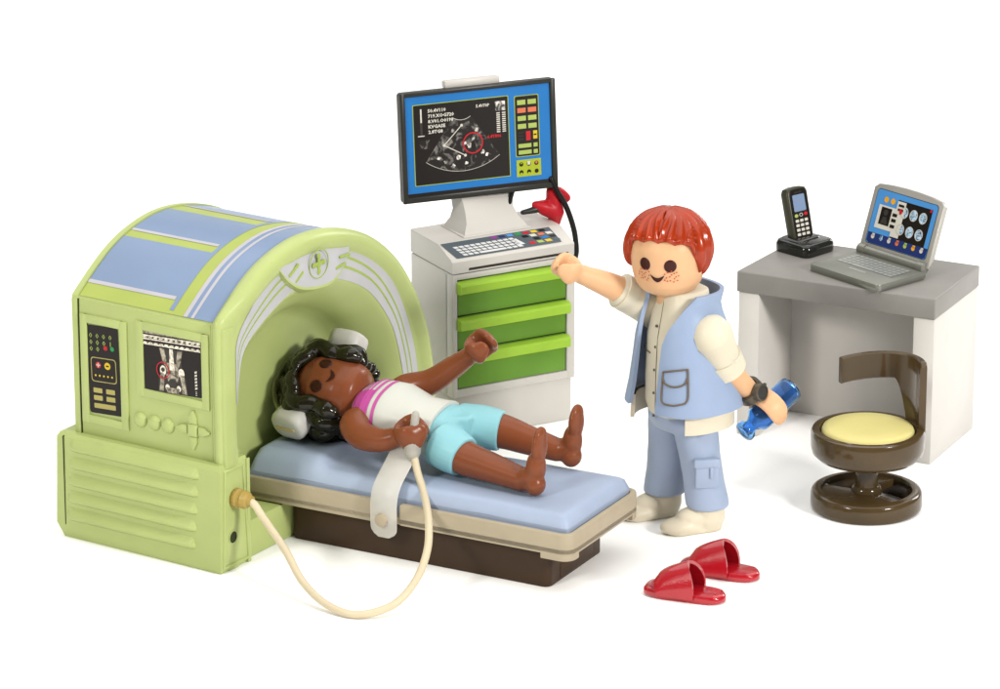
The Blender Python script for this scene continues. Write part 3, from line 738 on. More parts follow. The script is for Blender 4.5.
b.lathe([(.14, 0), (.14, .22), (.115, .22), (.115, 2.0), (.14, 2.0), (.14, 2.2), (.08, 2.2)], 24, 0, T3(.08, ld-.02, .26) @ Y90)
b.build('hinge', M['silver_dark'], LAP)
ta = .33
LX = T3(0, ld+.02, .30) @ Rx(PI/2-ta)            # lid plane: x right, y up along the lid, normal towards the user
lh = 1.62
b = MB()
lid = [(.03, -.06), (lw-.03, -.06), (lw, .1), (lw, lh-.12), (lw-.12, lh-.02)]+[(lw*(1-t)*.9+lw*.05, lh+.05*math.sin(PI*t)) for t in (.2, .4, .6, .8)]+[(.12, lh-.02), (0, lh-.12), (0, .1)]
b.prism(lid, -.15, .0, .04, 0, LX); ld_ = b.build('lid', M['silver'], LAP)
sw, sh = 2.02, 1.34
SXm = LX @ T3(.17, lh-.14, .004)
D = Decal(sw, sh, .004)
D.rrect(-.008, -.012, 1.008, 1.012, 'ink_soft', 0, .09); D.rrect(0, 0, 1, 1, 'sky_ink', 1, .08)
D.poly([(0.01, .80), (1, .80), (.99, .97), (.95, .995), (.05, .995), (.01, .96)], 'navy_ink', 2)
D.rect(.36, .10, .93, .80, 'ink', 2)
for k in range(3):
    for r_ in range(2):
        x, y = .50+k*.155, .30+r_*.31
        D.disc(x, y, .125, 'brain', 3, sy=1.1); D.ring(x, y, .12, .018, 'pale_ink', 4, 20, sy=1.1); D.line([(x-.03, y), (x+.03, y-.02)], .014, 'pale_ink', 4)
D.rect(.08, .27, .46, .70, 'pale_ink', 3); D.rect(.13, .30, .30, .62, 'ink', 4); D.disc(.215, .39, .075, 'ink_soft', 5); D.poly([(.16, .60), (.185, .47), (.245, .47), (.275, .60)], 'ink_soft', 5)
D.rect(.36, .12, .50, .78, 'pale_ink', 4)
for y in (.17, .25): D.rect(.385, y, .475, y+.045, 'ink', 5)
for y in (.36, .46, .57): D.rect(.325, y, .40, y+.06, 'ink', 5)
D.poly([(.41, .27), (.45, .24), (.47, .32), (.43, .36)], 'red_ink', 6); D.disc(.91, .13, .04, 'red_ink', 5, 10)
for x in (.17, .28): D.disc(x, .16, .075, 'amber', 3, 14)
for k, c_ in enumerate(('pale_ink', 'brain', 'pale_ink', 'orange_ink', 'lime_ink', 'amber', 'pale_ink')): D.disc(.10+k*.135, .87, .058, c_, 3, 8); D.rect(.085+k*.135, .81, .125+k*.135, .86, c_, 3)
D.build('screen', ld_, SXm)

DOCK = thing('charging_dock', 'glossy black charging dock under the cordless phone', 'charger', tuple(DM @ Vector((-4.30, 2.28, 4.192))), .78)
b = MB(); M['gloss'] = mat('gloss_black_plastic', (30, 30, 27), .14, coat=.6, var=.1)
M['phone_side'] = mat('dark_olive_plastic', (64, 64, 50), .3, var=.06)
b.loft([[(p[0]*k, p[1]*k+.0, z) for p in rrpoly(-.56, .56, -.56, .56, .2)] for k, z in ((.97, 0), (1, .04), (1.0, .20), (.93, .29), (.86, .31))])
b.loft([[(p[0]*k, p[1]*k*.8+.14, z) for p in rrpoly(-.42, .42, -.42, .42, .15)] for k, z in ((1.05, .28), (.95, .335), (.8, .35))])
b.build('dock_body', M['gloss'], DOCK, angle=50)
PHN = thing('cordless_phone', 'black cordless phone with blue display, standing in its dock on the desk', 'telephone', DOCK.location, .66)
b = MB(); PXm = T3(0, .10, .22) @ Rx(PI/2-.27) @ Matrix.Diagonal((1.16, .90, 1, 1))
hp = [(-.27, 0), (.27, 0), (.285, .3), (.29, 1.34), (.24, 1.46), (.1, 1.5), (-.1, 1.5), (-.24, 1.46), (-.29, 1.34), (-.285, .3)]
b.prism(hp, -.17, .11, .06, 0, PXm, 3); b.build('handset', M['phone_side'], PHN)
D = Decal(1, 1, .004); PF = PXm @ T3(0, 0, .112)
D.poly([(-.22, -.04), (.22, -.04), (.235, -.4), (.235, -1.3), (.19, -1.43), (-.19, -1.43), (-.235, -1.3), (-.235, -.4)], 'ink', 0)
D.rrect(-.165, -1.28, .165, -.82, 'deck_blue', 1, .03); D.rrect(-.10, -1.355, .10, -1.33, 'ink_soft', 1, .01)
D.disc(-.13, -.71, .05, 'lime_ink', 1, 12); D.ring(0, -.72, .042, .016, 'pale_ink', 1, 14); D.disc(.13, -.73, .05, 'red_ink', 1, 12)
for r_ in range(4):
    for k in range(3): D.rrect(-.175+k*.125, -.605+r_*.125, -.085+k*.125, -.53+r_*.125, 'pale_ink', 1, .015)
D.build('keypad', PHN, PF)

# ================================================================== STOOL
STL = thing('swivel_stool', 'round dark olive swivel stool with yellow seat and short curved backrest', 'stool', (8.575, -12.03, 0), 0)
b = MB()
b.lathe([(1.24, 0), (1.29, .04), (1.31, .12), (1.30, .38), (1.27, .44), (1.20, .47), (1.08, .48), (1.05, .45), (1.04, .30), (1.05, .0)], 64, cap0=False, cap1=False)
b.lathe([(.30, .0), (.30, .34), (.36, .36), (.36, .50), (.30, .56), (.0, .56)], 32)
for a0, a1 in ((152, 312), (48, 88)):
    pts = [(1.1*math.cos(R(a0+(a1-a0)*k/14)), 1.1*math.sin(R(a0+(a1-a0)*k/14))) for k in range(15)]+[(.2*math.cos(R(a1)), .2*math.sin(R(a1))), (.2*math.cos(R(a0)), .2*math.sin(R(a0)))]
    b.prism(pts, .22, .425, .03)
b.build('base', M['stool'], STL, angle=45)
b = MB(); b.lathe([(.29, .5), (.265, .62), (.26, 1.0), (.30, 1.3)], 32); b.build('post', M['stool'], STL)
b = MB(); b.lathe([(.25, 1.22), (.9, 1.23), (1.18, 1.27), (1.29, 1.38), (1.33, 1.55), (1.33, 1.86), (1.30, 1.93), (1.23, 1.95), (1.14, 1.95), (1.11, 1.90), (1.10, 1.7), (0, 1.7)], 72)
b.build('seat_shell', M['stool'], STL, angle=50)
b = MB(); b.lathe([(1.07, 1.65), (1.085, 1.90), (1.05, 1.98), (.95, 2.015), (.6, 2.03), (0, 2.03)], 56); b.build('cushion', M['cushion'], STL, angle=60)
# backrest: a curved band on one upright
b = MB()
def arcp(a, r, z): return (r*math.cos(R(a)), r*math.sin(R(a)), z)
Ro, Ri = 1.33, 1.17
n = 44; aS, aE = -2, 118
rings = []
for k in range(n+1):
    a = aS+(aE-aS)*k/n
    z1 = 3.40+.16*math.cos(R(a))-.10*max(0, (8-a)/10)**2; zb = z1-.64
    z0 = zb if a > 56 else zb-(zb-1.84)*min(1, max(0, (56-a)/20))**1.7
    rr = .03
    rings.append([arcp(a, Ro, z0+rr), arcp(a, Ro, z1-rr), arcp(a, Ro-rr, z1), arcp(a, Ri+rr, z1), arcp(a, Ri, z1-rr), arcp(a, Ri, z0+rr), arcp(a, Ri+rr, z0), arcp(a, Ro-rr, z0)])
b.loft(rings); b.build('backrest', M['stool'], STL, angle=35)

# ================================================================== SLIPPERS
def slipper(loc, rz, label):
    t = thing('slipper', label, 'slipper', loc, rz, 'pair of red slippers')
    b = MB(); L = .93
    sole = cr([(-.95, 0), (-.86, .30), (-.5, .40), (0, .36), (.45, .36), (.8, .28), (.95, 0), (.8, -.28), (.45, -.36), (0, -.36), (-.5, -.40), (-.86, -.30)], 5, True)
    b.loft([[(x*k, y*k, z+.05*max(0, -x-.5)) for x, y in sole] for k, z in ((.93, 0), (1.0, .04), (1.0, .13), (.95, .19), (.85, .20))])
    b.build('sole', M['red'], t, angle=50)
    b = MB(); rings = []
    for k in range(9):
        x = -.52+.60*k/8; f = k/8
        hgt = .30+.46*f**.6; wd = .44-.02*f
        ring = []
        for j in range(17):
            a = PI*j/16; ring.append((x-.16*math.sin(a)*(1-f)+.30*f*abs(math.cos(a))**1.3-.05*f, wd*math.cos(a)*(1+.02), .10+(hgt)*math.sin(a)**.8))
        inner = []
        for j in range(16, -1, -1):
            a = PI*j/16; inner.append((x-.16*math.sin(a)*(1-f)+.30*f*abs(math.cos(a))**1.3-.05*f, (wd-.07)*math.cos(a), .10+(hgt-.07)*math.sin(a)**.8))
        rings.append(ring+inner)
    b.loft(rings); b.build('band', M['red'], t, angle=50)
slipper((4.12, -17.72, 0), -.40, 'red slipper with a broad band, nearer the bottom edge of the photo')
slipper((4.95, -16.35, 0), -.42, 'red slipper with a broad band, behind the other one and closer to the shoes')

# ================================================================== FIGURES
def chand(b, X, r=.27, w=.25, t=.115, a0=48, a1=318, k0=1.0, k1=1.0, mi=0):
    """clamp hand: a C-shaped palm with its grip axis along local Y and its opening towards +X"""
    pts, rad = [], []
    n = 14
    for k in range(n+1):
        a = R(a0+(a1-a0)*k/n); pts.append((r*math.cos(a), 0, r*math.sin(a)))
        e = min(k, n-k); rad.append(w*(.78, .92, 1.0)[min(2, e)]*(1+(k0-1)*max(0, 1-2*k/n) if k < n/2 else 1+(k1-1)*max(0, 2*k/n-1)))
    b.tube(pts, rad, 18, mi, X, res=2, up=(0, 1, 0), flat=t/w)
def head_r(z):
    """skin radius of the toy head at height z above its centre"""
    tab = [(-1.02, .34), (-.96, .52), (-.86, .66), (-.70, .765), (-.45, .83), (-.1, .86), (.2, .85), (.5, .74), (.7, .56), (.82, .36), (.88, .12)]
    for (za, ra), (zb, rb) in zip(tab[:-1], tab[1:]):
        if za <= z <= zb: return ra+(rb-ra)*(z-za)/(zb-za)
    return .1
HEADP = [(.30, -1.05)]+[(head_r(z), z) for z in (-.99, -.93, -.86, -.78, -.70, -.58, -.45, -.28, -.1, .05, .2, .35, .5, .6, .7, .76, .82, .86)]+[(0, .89)]
def on_face(az, z, off=.012):
    r = head_r(z)+off; return (r*math.sin(R(az)), -r*math.cos(R(az)), z)
def face_patch(outline, off=.014):
    """outline in (azimuth degrees, z); laid on the face as a fan with rings so that it follows the curve"""
    b = MB(); cx = sum(p[0] for p in outline)/len(outline); cz = sum(p[1] for p in outline)/len(outline)
    rings = [[on_face(cx+(a-cx)*k, cz+(z-cz)*k, off) for a, z in outline] for k in (.02, .35, .7, .97)]
    rings.append([on_face(cx+(a-cx)*1.0, cz+(z-cz)*1.0, off-.012) for a, z in outline])
    b.loft(rings, 0, None, True, True, False); return b
def face(parent, X, eye_mat, ez=-.10, er=.145, esep=20.5, mz=-.42):
    def put(b, name, m):
        b.v = [tuple(X @ Vector(p)) for p in b.v]; return b.build(name, m, parent, angle=80)
    for s in (-1, 1):
        rz_ = er*1.06; ra = math.degrees(er/.86)
        put(face_patch([(s*esep+ra*math.cos(2*PI*k/20), ez+rz_*math.sin(2*PI*k/20)) for k in range(20)]), 'eye', M[eye_mat])
    top = [(-10+20*k/10, mz+.10-.105*math.sin(PI*k/10)) for k in range(11)]
    bot = [(10-20*k/10, mz+.10-.215*math.sin(PI*k/10)**.8) for k in range(1, 10)]
    b = MB()
    lo = [(-11.5+23*k/16, mz+.08-.075*math.sin(PI*k/16)) for k in range(17)]; hi = [(-11.5+23*k/16, mz+.08-.185*math.sin(PI*k/16)**.75) for k in range(17)]
    b.loft([[on_face(a, z, .014) for a, z in lo], [on_face(a, (z+z2)/2, .016) for (a, z), (_, z2) in zip(lo, hi)], [on_face(a, z, .014) for a, z in hi]], closed=False, cap0=False, cap1=False)
    put(b, 'mouth', M[eye_mat])

# ------------------------------------------------------------------ standing doctor
DOC = thing('person', 'standing red-haired toy figure in a pale blue vest, one arm raised, holding a bottle', 'person', (4.2, -13.0, 0), 0)
BA = Rz(-.92)
DI = T3(-4.2, 13.0, 0)                               # world -> figure space
HX = T3(-.37, .0, 6.62) @ Rz(-.34) @ Rx(.05)
def D3(x, y, z): return (x-4.2, y+13.0, z)
b = MB()
b.lathe(HEADP, 48, 0, HX)
b.lathe([(.40, 5.0), (.40, 5.4), (.42, 5.8)], 32, 0, T3(-.22, 0, 0))
b.loft([[tuple((BA @ Vector((a*.62*math.cos(2*PI*k/24), a*.42*math.sin(2*PI*k/24), z)))[:]) for k in range(24)] for a, z in ((.8, 2.6), (1, 3.2), (1, 4.4), (.9, 5.0), (.6, 5.3))])
rs, re, rw, rh = D3(3.66, -12.31, 4.90), D3(2.70, -12.72, 5.58), D3(1.98, -13.02, 5.98), D3(1.50, -13.2, 6.22)
b.tube([rs, re, rw, D3(1.80, -13.1, 6.08)], [.34, .32, .235, .22], 20, res=6)
ls, le, lw_, lh_ = D3(4.80, -13.76, 4.82), D3(5.15, -13.44, 3.95), D3(5.72, -13.0, 3.22), D3(6.12, -12.80, 2.82)
b.tube([ls, le, lw_, D3(5.82, -12.95, 3.12)], [.34, .31, .24, .22], 20, res=6)
b.tube([D3(4.4, -13.3, 4.7), ls], .3, 12); b.tube([D3(4.0, -12.7, 4.7), rs], .3, 12)
# right hand: grip opening away from the wrist, seen from its open side
dr = (Vector(rh)-Vector(rw)).normalized()
ax = Vector((.05, -.16, 1.0)); ax = (ax-dr*ax.dot(dr)).normalized()
RHX = axes(rh, dr, ax, dr.cross(ax))
chand(b, RHX, .225, .30, .135, 34, 298, 1.05, .85)
# left hand round the bottle
bx = Vector((-.70, -.50, -.50)).normalized()          # bottle axis towards its mouth
dl = (Vector(lh_)-Vector(lw_)); dl = (dl-bx*dl.dot(bx)).normalized()
BC = Vector(D3(6.20, -12.86, 2.72))
LHX = axes(tuple(BC), dl, bx, dl.cross(bx))
chand(b, LHX, .385, .27, .105, 62, 300)
DB = b.build('body', [M['skin']], DOC, remesh=.032, smooth=6)
face(DOC, HX, 'eye_dark', -.10, .145, 20.5, -.40)
b = MB(); random.seed(4); spots = []
for s in (-1, 1):
    k = 0; tries = 0
    while k < 20 and tries < 600:
        tries += 1
        a = s*22+random.uniform(-13, 13); z = -.36+random.uniform(-.14, .15)
        if ((a-s*22)/13)**2+((z+.36)/.15)**2 > 1 or abs(a) < 12 or any(abs(a-p)+60*abs(z-q) < 5 for p, q in spots): continue
        spots.append((a, z))
        k += 1
        b.add([on_face(a+1.35*math.cos(PI*j/3), z+.020*math.sin(PI*j/3), .020) for j in range(6)], [tuple(range(6))])
b.v = [tuple(HX @ Vector(p)) for p in b.v]; b.build('freckles', M['freckle'], DOC, fix=False)
# hair: a combed cap with a centre parting
b = MB(); NA, NP = 160, 60
def hair_low(az):        # lowest elevation angle (degrees from the horizontal) of the hair at this azimuth from the face
    a = abs(az)
    if a < 52: return 27-9*(a/52)**2+3.2*abs(math.sin(R(a*6.5)))
    if a < 74: return 18-(a-52)/22*46
    return -28-(min(a, 130)-74)/56*12
outer, inner = [], []
for j in range(NP+1):
    ro, ri = [], []
    for i in range(NA):
        az = -180+360*i/NA; lo = hair_low(az); el = 90-(90-lo)*j/NP
        # combing: grooves run from the parting outwards
        q = math.cos(R(el)); part = abs(math.sin(R(az)))*q
        ph = abs(az)+(90-el)*.30+6*math.sin(el*.05); g = .034*math.sin(ph*.34)*min(1, (90-el)/35)+.009*math.sin(ph*.83+1.0)
        g *= 1.7*min(1, abs(az)/6)*q
        front = math.exp(-(az/4.2)**2)*(.06 if el < 80 else .02)*min(1, (90-el)/12)
        rr = .985+g-front-.03*max(0, (j/NP-.93)/.07)
        if el < 0: rr *= 1-.0012*abs(el)
        x, y, z = rr*q*math.sin(R(az)), -rr*q*math.cos(R(az)), rr*1.01*math.sin(R(el))
        z -= .0
        ro.append((x*1.0, y*1.03+.03, z)); k_ = (rr-.10)/rr
        ri.append((x*k_, (y*1.03+.03)*k_, z*k_))
    outer.append(ro); inner.append(ri)
b.loft(outer+inner[::-1], 0, HX, True, False, False)
b.build('hair', M['hair_red'], DOC, angle=80)
# shirt: front, sleeves, tails
def oval(a, c, z, n=40, t0=0, t1=360, p=2.4, rot=BA, dx=0, dy=0):
    r_ = []
    for k in range(n+(0 if abs(t1-t0) >= 360 else 1)):
        th = R(t0+(t1-t0)*k/n)
        cx_, sx_ = math.sin(th), -math.cos(th)           # th measured from the front (-y) towards +x
        r_.append(tuple(rot @ Vector((dx+a*math.copysign(abs(cx_)**(2/p), cx_), dy+c*math.copysign(abs(sx_)**(2/p), sx_), z))))
    return r_
b = MB()
b.loft([oval(.78, .70, 2.75), oval(.86, .78, 3.0), oval(.88, .78, 3.6), oval(.86, .74, 4.6), oval(.74, .64, 5.1), oval(.58, .58, 5.4), oval(.52, .54, 5.68), oval(.46, .47, 5.72)])
sh = b.build('shirt', M['shirt'], DOC, angle=50)
b = MB()
for z0 in (2.75, 3.3, 3.85, 4.4, 4.9):
    c_ = BA @ Vector((-.10, -.775+max(0, z0-3.6)*.045, z0+.0)); 
    b.ell(tuple(c_), (.035, .035, .035), 0, None, 10, 6)
b.tube([tuple(BA @ Vector((-.03, -.785+max(0, z-3.6)*.045+max(0, z-4.6)*.16, z))) for z in (2.85, 3.2, 3.8, 4.4, 4.7, 5.1, 5.5)], .011, 6, res=3)
b.tube([tuple(BA @ Vector(p)) for p in ((-.62, -.64, 4.30), (-.46, -.72, 4.24), (-.28, -.755, 4.22))], .014, 6, res=3)
b.build('placket', M['seam'], sh)
def sleeve(pts, rads, name='sleeve'):
    b = MB(); b.tube(pts, rads, 24, res=8); return b
b = sleeve([rs, D3(3.25, -12.48, 5.2), D3(2.86, -12.65, 5.46)], [.46, .44, .42])
b.tube([D3(3.0, -12.6, 5.38), D3(2.76, -12.69, 5.54)], .425, 24, res=2, round_ends=False)
b.build('sleeve', M['shirt'], DOC)
b = sleeve([ls, D3(4.98, -13.60, 4.42), D3(5.15, -13.44, 3.98)], [.50, .44, .38])
d_ = (Vector(le)-Vector(ls)).normalized()
b.tube([D3(5.03, -13.47, 4.20), D3(5.20, -13.33, 3.84)], [.49, .465], 28, res=2, round_ends=False)
qx = Vector((.55, -.75, .25)); qx = (qx-d_*qx.dot(d_)).normalized(); TX = axes(D3(5.02, -13.47, 4.2), d_.cross(qx), d_, qx)
b.box(-.13, .13, -.22, .12, .38, .48, .03, 0, TX); b.ell((0, .02, .485), (.05, .05, .02), 0, TX, 14, 8)
b.build('sleeve', M['shirt'], DOC)
b = MB()
# shirt tail: a band that hangs below the vest from the left side round the back
o_, i_ = [], []
for z, k in ((3.1, 1.0), (2.66, 1.03), (2.54, 1.03)):
    o_.append(oval(1.16*k, 1.06*k, z, 40, 52, 322)); 
for z, k in ((2.54, .95), (3.1, .92)): i_.append(oval(1.16*k, 1.06*k, z, 40, 52, 322))
rr_ = o_+i_; n_ = len(rr_[0])
b.loft(rr_, closed=False, cap0=False, cap1=False)
b.add([r_[0] for r_ in rr_], [tuple(range(len(rr_)))]); b.add([r_[-1] for r_ in rr_], [tuple(range(len(rr_)))])
b.build('shirt_tail', M['shirt'], DOC)
# vest: open in front, flared at the hem, standing collar
def vestring(a, c, z, g0, g1, dy=0): return oval(a, c, z, 56, g0, 360-g1, 2.5, dy=dy)
prof_v = [(1.32, 1.22, 2.98, 12, 16, .06), (1.31, 1.21, 3.04, 12, 16, .06), (1.20, 1.12, 3.5, 12, 16, .04), (1.11, 1.03, 4.1, 13, 17, .02), (1.05, .96, 4.6, 15, 18, 0), (.99, .88, 4.95, 22, 22, 0), (.88, .80, 5.22, 36, 29, .0), (.81, .77, 5.42, 50, 38, .01), (.84, .82, 5.66, 68, 50, .03), (.85, .83, 5.72, 72, 53, .03)]
o_ = [vestring(a, c, z, g0, g1, dy) for a, c, z, g0, g1, dy in prof_v]
i_ = [vestring(a-.09, c-.09, z+(.02 if k == 0 else 0), g0, g1, dy) for k, (a, c, z, g0, g1, dy) in enumerate(prof_v)]
def flare(ring, g0, g1):      # the right front hangs open: its edge swings outwards
    out = []
    for k, p in enumerate(ring):
        th = g0+(360-g1-g0)*k/(len(ring)-1); f = max(0, (th-270)/(360-g1-270)); v = Vector(p)
        z = p[2]; am = .10*f*f*max(0, min(1, (5.75-z)/.5))
        v += (BA @ Vector((-1, -.15, 0)))*am; out.append(tuple(v))
    return out
o_ = [flare(r_, q[3], q[4]) for r_, q in zip(o_, prof_v)]; i_ = [flare(r_, q[3], q[4]) for r_, q in zip(i_, prof_v)]
b = MB(); rr_ = o_+i_[::-1]
b.loft(rr_+[rr_[0]], closed=False, cap0=False, cap1=False)
nn_ = len(o_)
for e in (0, -1):
    for k in range(nn_-1):
        q = [o_[k][e], o_[k+1][e], i_[k+1][e], i_[k][e]]; b.add(q, [(0, 1, 2, 3)])
vs = b.build('vest', M['vest'], DOC, angle=60)
# vest pocket, drawn on the left front
def on_vest(th, z, off=.02):
    a, c, dy = 1.2, 1.12, .04
    for (A, C, Z, _, _, dA), (A2, C2, Z2, _, _, dB) in zip(prof_v[:-1], prof_v[1:]):
        if Z <= z <= Z2: t = (z-Z)/(Z2-Z); a, c, dy = A+(A2-A)*t, C+(C2-C)*t, dA+(dB-dA)*t
    return oval(a+off, c+off, z, 2, th, th+2, 2.5, dy=dy)[0]
b = MB()
def sk(pts): b.tube([on_vest(t, z) for t, z in pts], .022, 8, res=3)
sk([(20, 4.00), (32, 4.06), (45, 4.10), (55, 4.12)]); sk([(20, 4.00), (19.5, 3.6), (20, 3.34), (24, 3.28)]); sk([(55, 4.12), (55, 3.7), (54, 3.44), (50, 3.34)]); sk([(24, 3.28), (36, 3.28), (50, 3.34)])
sk([(20, 3.86), (24, 3.74), (36, 3.70), (50, 3.78), (55, 3.96)])
b.build('pocket', M['seam'], vs)
# trousers
b = MB()
LN, LF = Vector((.60, -.46, 0)), Vector((-.36, .50, 0))       # ankles of the near (left) and far (right) leg, figure space
LA = Rz(-1.12)
def leg(b, foot, hip, top=2.7):
    rings = []
    for z, a, c in ((.56, .44, .48), (.62, .475, .515), (.80, .475, .51), (1.2, .45, .48), (1.8, .45, .49), (2.3, .47, .53), (top, .46, .56)):
        t = (z-.56)/(top-.56); p = foot.lerp(hip, t); q = LA
        rings.append([tuple(p+Vector((0, 0, z))+q @ Vector((a*math.cos(2*PI*k/32), c*math.sin(2*PI*k/32), 0))) for k in range(32)])
    b.loft(rings)
hl = BA @ Vector((.40, 0, 0)); hr_ = BA @ Vector((-.40, 0, 0))
leg(b, LN, hl); leg(b, LF, hr_)
b.loft([oval(.72, .58, 2.35), oval(.85, .68, 2.6), oval(.84, .70, 3.0)])
tr = b.build('trousers', M['trousers'], DOC, remesh=.034, smooth=6)
b = MB()
c_ = LN.lerp(hl, .45)
# cargo pocket on the side of the near leg, facing the camera side
pd = Vector((.16, -.987, 0)); px_ = Vector((.987, .16, 0)); PXp = axes(tuple(c_+Vector((0, 0, 1.5))+pd*.47), px_, (0, 0, 1), pd)
b.box(-.24, .30, -.36, .22, -.12, .05, .05, 0, PXp); b.box(-.28, .34, .14, .36, -.12, .08, .05, 0, PXp)
b.box(.09, .17, -.10, .16, .0, .10, .02, 0, PXp)
b.build('pocket', M['trousers'], tr)
for foot, rz_ in ((LN, -1.19), (LF, -1.12)):
    b = MB(); FX = T3(foot.x, foot.y, 0) @ Rz(rz_)
    b.ell((0, -.02, .32), (.40, .42, .32), 0, FX); b.ell((0, -.58, .17), (.34, .62, .22), 0, FX); b.ell((0, -.26, .34), (.33, .55, .26), 0, FX)
    b.prism(rrpoly(-.29, .29, -1.02, .32, .27), .0, .10, .02, 0, FX)
    b.tube([(0, 0, .3), (0, 0, .75)], .40, 20, 0, FX)
    b.build('shoe', M['shoe'], DOC, remesh=.032, smooth=6)
# wristwatch
b = MB(); wc = Vector(lw_)+(Vector(le)-Vector(lw_)).normalized()*(-.02); wd = (Vector(lw_)-Vector(le)).normalized()
WX = axes(tuple(wc), wd.cross(Vector((.6, -.8, 0))).normalized(), (wd.cross(Vector((.6, -.8, 0)))).normalized().cross(-wd).normalized()*1.0, wd)
b.lathe([(.27, -.12), (.34, -.11), (.345, .11), (.27, .12)], 32, 0, WX, False, False)
fd = Vector((.25, -.80, .52)); fd = (fd-wd*fd.dot(wd)).normalized(); FXw = axes(tuple(wc), wd, fd.cross(wd), fd)
b.lathe([(.20, .22), (.215, .36), (.20, .41), (.165, .42), (.16, .40)], 28, 0, FXw, True, False); b.lathe([(.16, .402), (0, .403)], 28, 1, FXw, False, True)
b.box(-.03, .03, .19, .25, .32, .39, .01, 0, FXw)
b.build('wristwatch', [M['watch'], M['bezel']], DOC)
# bottle in the left hand
BTL = thing('bottle', 'clear blue plastic bottle held sideways in the standing figure\'s hand', 'bottle', (4.2, -13.0, 0), 0)
zx = bx.cross(Vector((0, 0, 1))).normalized(); BX = axes(tuple(BC), zx, bx.cross(zx), bx)
b = MB()
b.lathe([(0, -.80), (.22, -.80), (.29, -.77), (.31, -.70), (.31, .30), (.29, .40), (.20, .50), (.165, .56), (.165, .64), (.20, .67), (.245, .72), (.25, .82), (.22, .86), (.15, .86), (.125, .80), (.125, .56), (.165, .47), (.255, .37), (.27, .28), (.27, -.66), (.25, -.72), (.20, -.745), (0, -.745)], 40, 0, BX, False, False)
b.build('bottle_body', M['bottle'], BTL, angle=60)

# ------------------------------------------------------------------ patient on the table (table space: u, v, z)
PAT = thing('person', 'dark-skinned toy patient lying on the table in a white top and aqua shorts, wearing headphones', 'person', TBL.location, -.494)
TI = (TBL.matrix_basis if False else (T3(1.557, -17.889, 0) @ Rz(-.494))).inverted()
HC = Vector((-7.34, 2.08, 3.08))
Uh = Vector((-1, -.02, .05)).normalized()
Nw = TI.to_3x3() @ Vector((-.22, -.66, .70)); Nh = (Nw-Uh*Nw.dot(Uh)).normalized()
PH = axes(tuple(HC), (-Nh).cross(Uh), -Nh, Uh)
b = MB()
b.lathe([(r_*.97, z*.95) for r_, z in HEADP], 48, 0, PH)
b.tube([(-6.9, 2.05, 2.85), (-6.5, 2.02, 2.75), (-6.0, 2.0, 2.7)], [.36, .36, .44], 20)
def bodyring(u, hv, hz, zc, vc=2.0, roll=-.12, n=32, p=2.4):
    out = []
    for k in range(n):
        a = 2*PI*k/n; y = hv*math.copysign(abs(math.cos(a))**(2/p), math.cos(a)); z = hz*math.copysign(abs(math.sin(a))**(2/p), math.sin(a))
        out.append((u, vc+y*math.cos(roll)-z*math.sin(roll), zc+y*math.sin(roll)+z*math.cos(roll)))
    return out
RO = .14
b.loft([bodyring(u, hv, hz, zc, 2.0, RO) for u, hv, hz, zc in ((-6.35, .40, .34, 2.75), (-6.1, .72, .46, 2.75), (-5.4, .74, .50, 2.74), (-4.6, .62, .48, 2.66), (-4.1, .7, .5, 2.6))])
# near arm
b.tube([(-6.08, 1.45, 2.80), (-6.10, 1.08, 2.74), (-5.74, .82, 2.62), (-5.2, .74, 2.64), (-4.82, .78, 2.78)], [.34, .37, .33, .275, .225], 20, res=6)
# far arm, raised
b.tube([(-5.95, 2.65, 2.95), (-5.80, 2.95, 3.10), (-5.25, 3.08, 3.32), (-4.65, 3.10, 3.78), (-4.22, 3.08, 4.12)], [.34, .36, .31, .265, .215], 20, res=6)
# hands
d1 = Vector((.86, .05, .45)).normalized(); w1 = TI.to_3x3() @ Vector((-.1, -.25, .95)); w1 = (w1-d1*w1.dot(d1)).normalized()
H1 = axes((-4.46, .82, 2.92), d1, w1, d1.cross(w1)); chand(b, H1, .26, .34, .15, 40, 320)
d2 = Vector((.75, 0, .62)).normalized(); w2 = TI.to_3x3() @ Vector((-.474, .0, .75)); w2 = (w2-d2*w2.dot(d2)).normalized()
H2 = axes((-3.90, 3.06, 4.40), d2, w2, d2.cross(w2)); chand(b, H2, .24, .33, .135, 66, 326, .8, 1.1)
# legs and bare feet
for hip, knee, ank, heel, toe in (((-4.0, 1.55, 2.5), (-3.45, 1.36, 2.34), (-1.78, 1.12, 2.16), (-1.40, 1.07, 2.02), (-1.36, 1.15, 3.44)),
                                  ((-4.0, 2.50, 2.62), (-3.25, 2.72, 2.58), (-1.85, 2.98, 2.26), (-1.50, 3.02, 2.06), (-1.44, 3.10, 3.34))):
    b.tube([hip, knee, ((knee[0]+ank[0])/2, (knee[1]+ank[1])/2, (knee[2]+ank[2])/2), ank], [.44, .41, .34, .27], 24, res=6)
    h, t = Vector(heel), Vector(toe); m = h.lerp(t, .5); up = (t-h).normalized()
    A = axes((0, 0, 0), (1, 0, 0), up.cross(Vector((1, 0, 0))).normalized()*1, up)
    b.ell(tuple(h+Vector((-.05, 0, .10))), (.24, .26, .26), 0, None, 24, 14)
    b.ell(tuple(h.lerp(t, .35)+Vector((-.06, 0, 0))), (.22, .27, .40), 0, None, 24, 14)
    b.ell(tuple(h.lerp(t, .70)), (.14, .30, .40), 0, None, 24, 14)
    b.ell(tuple(h.lerp(t, .86)+Vector((0, 0, 0))), (.12, .25, .24), 0, None, 20, 12)
    b.tube([ank, tuple(h+Vector((-.12, 0, .30)))], [.26, .25], 20, res=4)
b.build('body', M['skin_dark'], PAT, remesh=.032, smooth=5)
face(PAT, PH @ Matrix.Diagonal((.975, .975, .95, 1)), 'eye', -.04, .15, 21, -.33)
